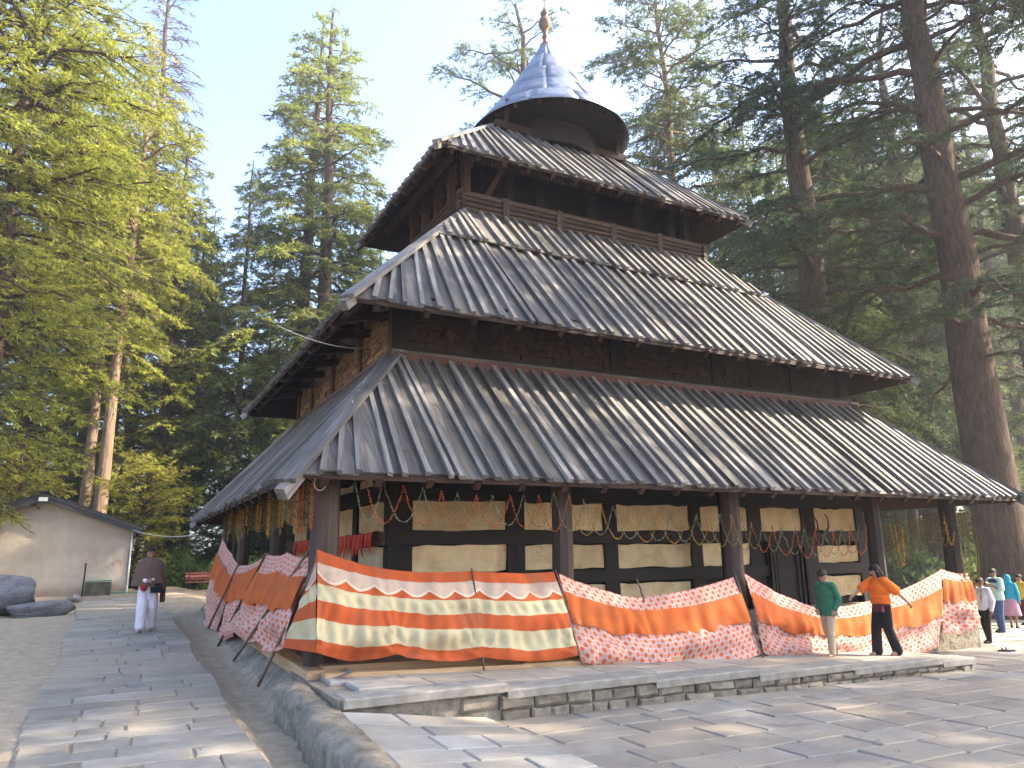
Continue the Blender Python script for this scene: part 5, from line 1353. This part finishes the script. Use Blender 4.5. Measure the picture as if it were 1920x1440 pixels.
def pose(stride=.0, arms=None, lean=(0, 0, 0), **kw):
    st = stride
    J = dict(sh=[(.17, 0+lean[1]*.9, 1.39), (-.17, 0+lean[1]*.9, 1.39)], hp=[(.085, 0, .92), (-.085, 0, .92)],
             kn=[(.085, st*.62+.02, .50), (-.085, -st*.20+.02, .49)], an=[(.085, st, .075), (-.085, -st, .085+abs(st)*.22)],
             toe=[(.10, st+.17, .022), (-.10, -st+.15, .022)], lean=lean)
    J['el'] = [(.235, -.05, 1.10), (-.235, -.05, 1.10)]; J['wr'] = [(.225, .05, .86), (-.225, .05, .86)]
    if arms: J.update(arms)
    J.update(kw); return J
def attach(mb, name, mat, o, Mx, smooth=True):
    me = bpy.data.meshes.new(name); me.from_pydata([tuple(q) for q in mb.v], [], mb.f); me.materials.append(mat)
    if smooth: me.polygons.foreach_set('use_smooth', [True]*len(me.polygons))
    return link(bpy.data.objects.new(name, me), o, Mx)
for nm_, c_ in (('shawl', (.115, .072, .055)), ('white_cotton', (.64, .60, .66)), ('green_jacket', (.035, .135, .075)), ('khaki', (.44, .34, .22)), ('orange_top', (.78, .155, .02)), ('black_cloth', (.015, .014, .016)), ('white_shirt', (.68, .66, .72)), ('navy', (.025, .03, .06)), ('jeans', (.06, .10, .22)), ('mint', (.42, .60, .58)), ('teal', (.02, .28, .42)), ('pink_print', (.42, .22, .30)), ('yellow_cloth', (.62, .42, .06)), ('maroon', (.10, .02, .03)), ('tan', (.34, .20, .12)), ('red_pouch', (.30, .03, .025)), ('pale_bag', (.55, .55, .58))): M[nm_] = fabric(nm_, c_)
cam2 = Vector((CAM[0], CAM[1]))
CRh = Vector((CR[0], CR[1])).normalized(); CFh = Vector((CF[0], CF[1])).normalized()
# --- woman in the brown shawl coming down the path
ft = hit(271, 1184, lambda x, y: path_z(y)+.02); d = (cam2-Vector((ft.x, ft.y))).normalized()
top_z = on(284, 1027, 1, ft.y).z; Hs = max(1.5, min(1.78, top_z-ft.z))
J = pose(.0, dict(el=[(.22, .02, 1.10), (-.22, .02, 1.10)], wr=[(.06, .20, 1.04), (-.05, .21, 1.02)], hd=[(-.6, .7, 0), (.6, .7, 0)]))
J['kn'] = [(.10, .03, .50), (-.09, .12, .50)]; J['an'] = [(.10, -.12, .085), (-.10, .18, .07)]; J['toe'] = [(.12, .02, .022), (-.11, .34, .022)]
o, Mx, hc, HM = person('woman in brown shawl and white trousers walking down the path with a black bag', ft, d, Hs, J, 'skin_d', 'white_cotton', 'white_cotton', 1.0, (.105, .10, .088), .93, None, 'tied', (.05, -.1), .62, .004)
sh = MB(); rings = 15; n = 36
for r in range(rings):
    f = r/(rings-1)
    for k in range(n):
        a = 2*PI*k/n; ca, sa = math.cos(a), math.sin(a)
        drop = f*(.42+.10*max(0, ca)+.12*max(0, -sa)+.10*max(0, ca)**3)       # longer over the left hip and at the back
        rx = float(np.interp(f, [0, .08, .16, .26, .4, .65, 1], [.072, .115, .18, .245, .275, .295, .325])); ry = float(np.interp(f, [0, .08, .16, .26, .4, .65, 1], [.078, .10, .125, .15, .18, .21, .245]))
        fold = .014*math.sin(a*7+f*5)*f+.010*math.sin(a*13-f*3)*f
        z = float(np.interp(f, [0, .08, .16, .26, .4, 1], [1.515, 1.492, 1.468, 1.42, 1.32, 1.42]))-(max(0, f-.4)/.6)*(.50+.10*max(0, ca)+.12*max(0, -sa))
        sh.v.append(((rx+fold)*ca, .01+(ry+fold)*sa, z))
for r in range(rings-1):
    for k in range(n): sh.f.append((r*n+k, r*n+(k+1) % n, (r+1)*n+(k+1) % n, (r+1)*n+k))
attach(sh, 'shawl', M['shawl'], o, Mx)
sh = MB(); n = 12
for r in range(10):                      # loose end hanging over the left arm
    f = r/9
    for k in range(n):
        a = k/(n-1); sh.v.append((.19+.15*a*(1-.35*f)+.05*f, -.10+.10*math.sin(a*9+f*2)*.35, 1.15-.58*f-.10*a*(1-f)))
for r in range(9):
    for k in range(n-1): sh.f.append((r*n+k, r*n+k+1, (r+1)*n+k+1, (r+1)*n+k))
attach(sh, 'shawl_end', M['shawl'], o, Mx)
g = MB()
for sg in (-1, 1): g.tube([hc+HM @ Vector((sg*.031+.026*math.cos(a), .097, .004+.021*math.sin(a))) for a in np.linspace(0, 2*PI, 15)], .0028, 5)
g.tube([hc+HM @ Vector((-.006, .10, .006)), hc+HM @ Vector((.006, .10, .006))], .0025, 5); attach(g, 'glasses', M['dark_metal'], o, Mx)
g = MB(); g.cbox((.04, .16, .78), (.26, .25, .97), .02); attach(g, 'handbag', M['black_cloth'], o, Mx, False)
g = MB(); g.ball((-.09, .20, .90), 1, 12, 8, (.07, .045, .09)); attach(g, 'pouch', M['red_pouch'], o, Mx)
# --- the two on the platform
ft = hit(1561, 1231, lambda x, y: plat_z(x)); Hb = on(1550, 1069, 1, ft.y).z-ft.z
fw = -CRh*.75-CFh*.5
J = pose(.0, dict(el=[(.24, -.06, 1.12), (-.25, -.10, 1.12)], wr=[(.20, .06, .93), (-.17, .07, .94)]), (0, .02, 0))
J['kn'] = [(.08, .10, .50), (-.08, -.03, .50)]; J['an'] = [(.08, .10, .07), (-.08, -.26, .16)]; J['toe'] = [(.09, .26, .022), (-.09, -.16, .03)]
person('boy in green jacket and khaki trousers looking down as he walks on the platform', ft, fw, Hb, J, 'skin', 'green_jacket', 'khaki', 1.0, (.095, .075, .062), .95, None, 'short', (-.55, 0), .80, .018)
ft = hit(1664, 1229, lambda x, y: plat_z(x)); Hw = on(1652, 1059, 1, ft.y).z-ft.z
fw = -CRh*.85-CFh*.35
J = pose(.0, dict(sh=[(.16, .03, 1.39), (-.16, .0, 1.39)], el=[(.26, -.14, 1.20), (-.26, .20, 1.24)], wr=[(.30, -.36, 1.00), (-.24, .44, 1.13)], hd=[(.1, -.7, -.7), (0, .8, -.4)]), (0, .03, 0))
J['kn'] = [(.08, -.02, .50), (-.08, .12, .50)]; J['an'] = [(.08, -.20, .075), (-.08, .16, .07)]; J['toe'] = [(.09, -.04, .022), (-.09, .32, .022)]
o, Mx, hc, HM = person('woman in loose orange top and black trousers stretching one arm out', ft, fw, Hw, J, 'skin', 'orange_top', 'black_cloth', .46, (.10, .088, .092), .97, 'tan', 'long', (-.35, .25), .96, .026, False)
g = MB(); g.cbox((-.02, .15, .82), (.20, .22, .95), .015); bag = attach(g, 'handbag', M['maroon'], o, Mx, False)
g = MB(); g.tube([(0, .20, .94), (-.12, .175, 1.10), (-.19, .03, 1.38), (-.15, -.10, 1.36), (.05, -.17, 1.1), (.19, .05, .94), (.19, .19, .94)], .007, 5); attach(g, 'bag_strap', M['maroon'], o, Mx)
# --- the crowd at the right edge
pzf = lambda x, y: plaza_z(x)+.016
def crowd(px, pyf, pyh, fw, label, depth=None, **kw):
    ft = hit(px, pyf, pzf); Hh = max(1.45, min(1.85, on(px, pyh, 1, ft.y).z-ft.z)); return person(label, ft, fw, Hh, group='visitors at the right edge', **kw)
crowd(1856, 1206, 1092, -CRh*.8-CFh*.3, 'man in white shirt and dark trousers beside the far corner post', J=pose(.10), skin='skin_d', top='white_shirt', bottom='black_cloth', shoe='black_cloth', head=(-.3, 0))
ph = pose(.05, dict(el=[(.23, .06, 1.13), (-.23, .06, 1.13)], wr=[(.05, .27, 1.30), (-.06, .27, 1.28)], hd=[(-.4, .6, .6), (.4, .6, .6)]))
o, Mx, hc, HM = crowd(1880, 1186, 1066, -CRh*.9-CFh*.2, 'man in pale tee and jeans looking at the phone he holds', J=ph, skin='skin_d', top='mint', bottom='jeans', sleeve=.42, shoe='black_cloth', head=(-.35, 0), top_puff=.015)
g = MB(); g.cbox((-.04, .34, 1.28), (.04, .352, 1.42), .003); attach(g, 'phone', M['black_cloth'], o, Mx, False)
g = MB(); g.ball((0, .0, 1.36), 1, 14, 8, (.225, .135, .085)); attach(g, 'navy_yoke', M['navy'], o, Mx)
o, Mx, hc, HM = crowd(1903, 1178, 1084, CRh*.6+CFh*.7, 'person in turquoise hood and printed skirt carrying a pale bag', J=pose(.06), skin='skin_d', top='teal', bottom=None, shoe='black_cloth', head=(0, 0))
g = MB(); g.ball(hc+Vector((0, -.015, .01)), 1, 14, 10, (.105, .115, .135)); g.ball(hc+Vector((0, -.02, -.12)), 1, 12, 8, (.12, .10, .09)); fused(g, 'hood', M['teal'], o, Mx, .012, 3)
g = MB(); g.lathe([(.15, 1.0), (.19, .88), (.22, .7), (.26, .45), (.27, .40), (.25, .41)], 20, sy=.8); attach(g, 'skirt', M['pink_print'], o, Mx)
g = MB(); g.cbox((.20, -.16, .80), (.26, .16, 1.12), .02); attach(g, 'shoulder_bag', M['pale_bag'], o, Mx, False)
crowd(1926, 1172, 1088, -CRh*.9, 'person in yellow top cut off by the right picture edge', J=pose(.05), skin='skin_d', top='yellow_cloth', bottom='maroon', shoe='black_cloth', sleeve=.45)
# a pair of sandals left on the plaza
p = hit(1884, 1222, pzf)
for k, dx in enumerate((0, .14)):
    b = MB(); b.cbox((-.045, -.12, 0), (.045, .12, .03), .008); b.tube([(-.045, .03, .025), (0, .05, .075), (.045, .03, .025)], .012, 5)
    ob = b.build('sandal', M['navy'], None); mx = Matrix.Translation((p.x+dx, p.y, p.z+.0)) @ Matrix.Rotation(.3+.3*k, 4, 'Z'); ob.matrix_basis = mx; WM[ob.name] = mx
    tag(ob, ['left', 'right'][k]+' one of the dark sandals left on the plaza paving', 'sandal', 'sandals')
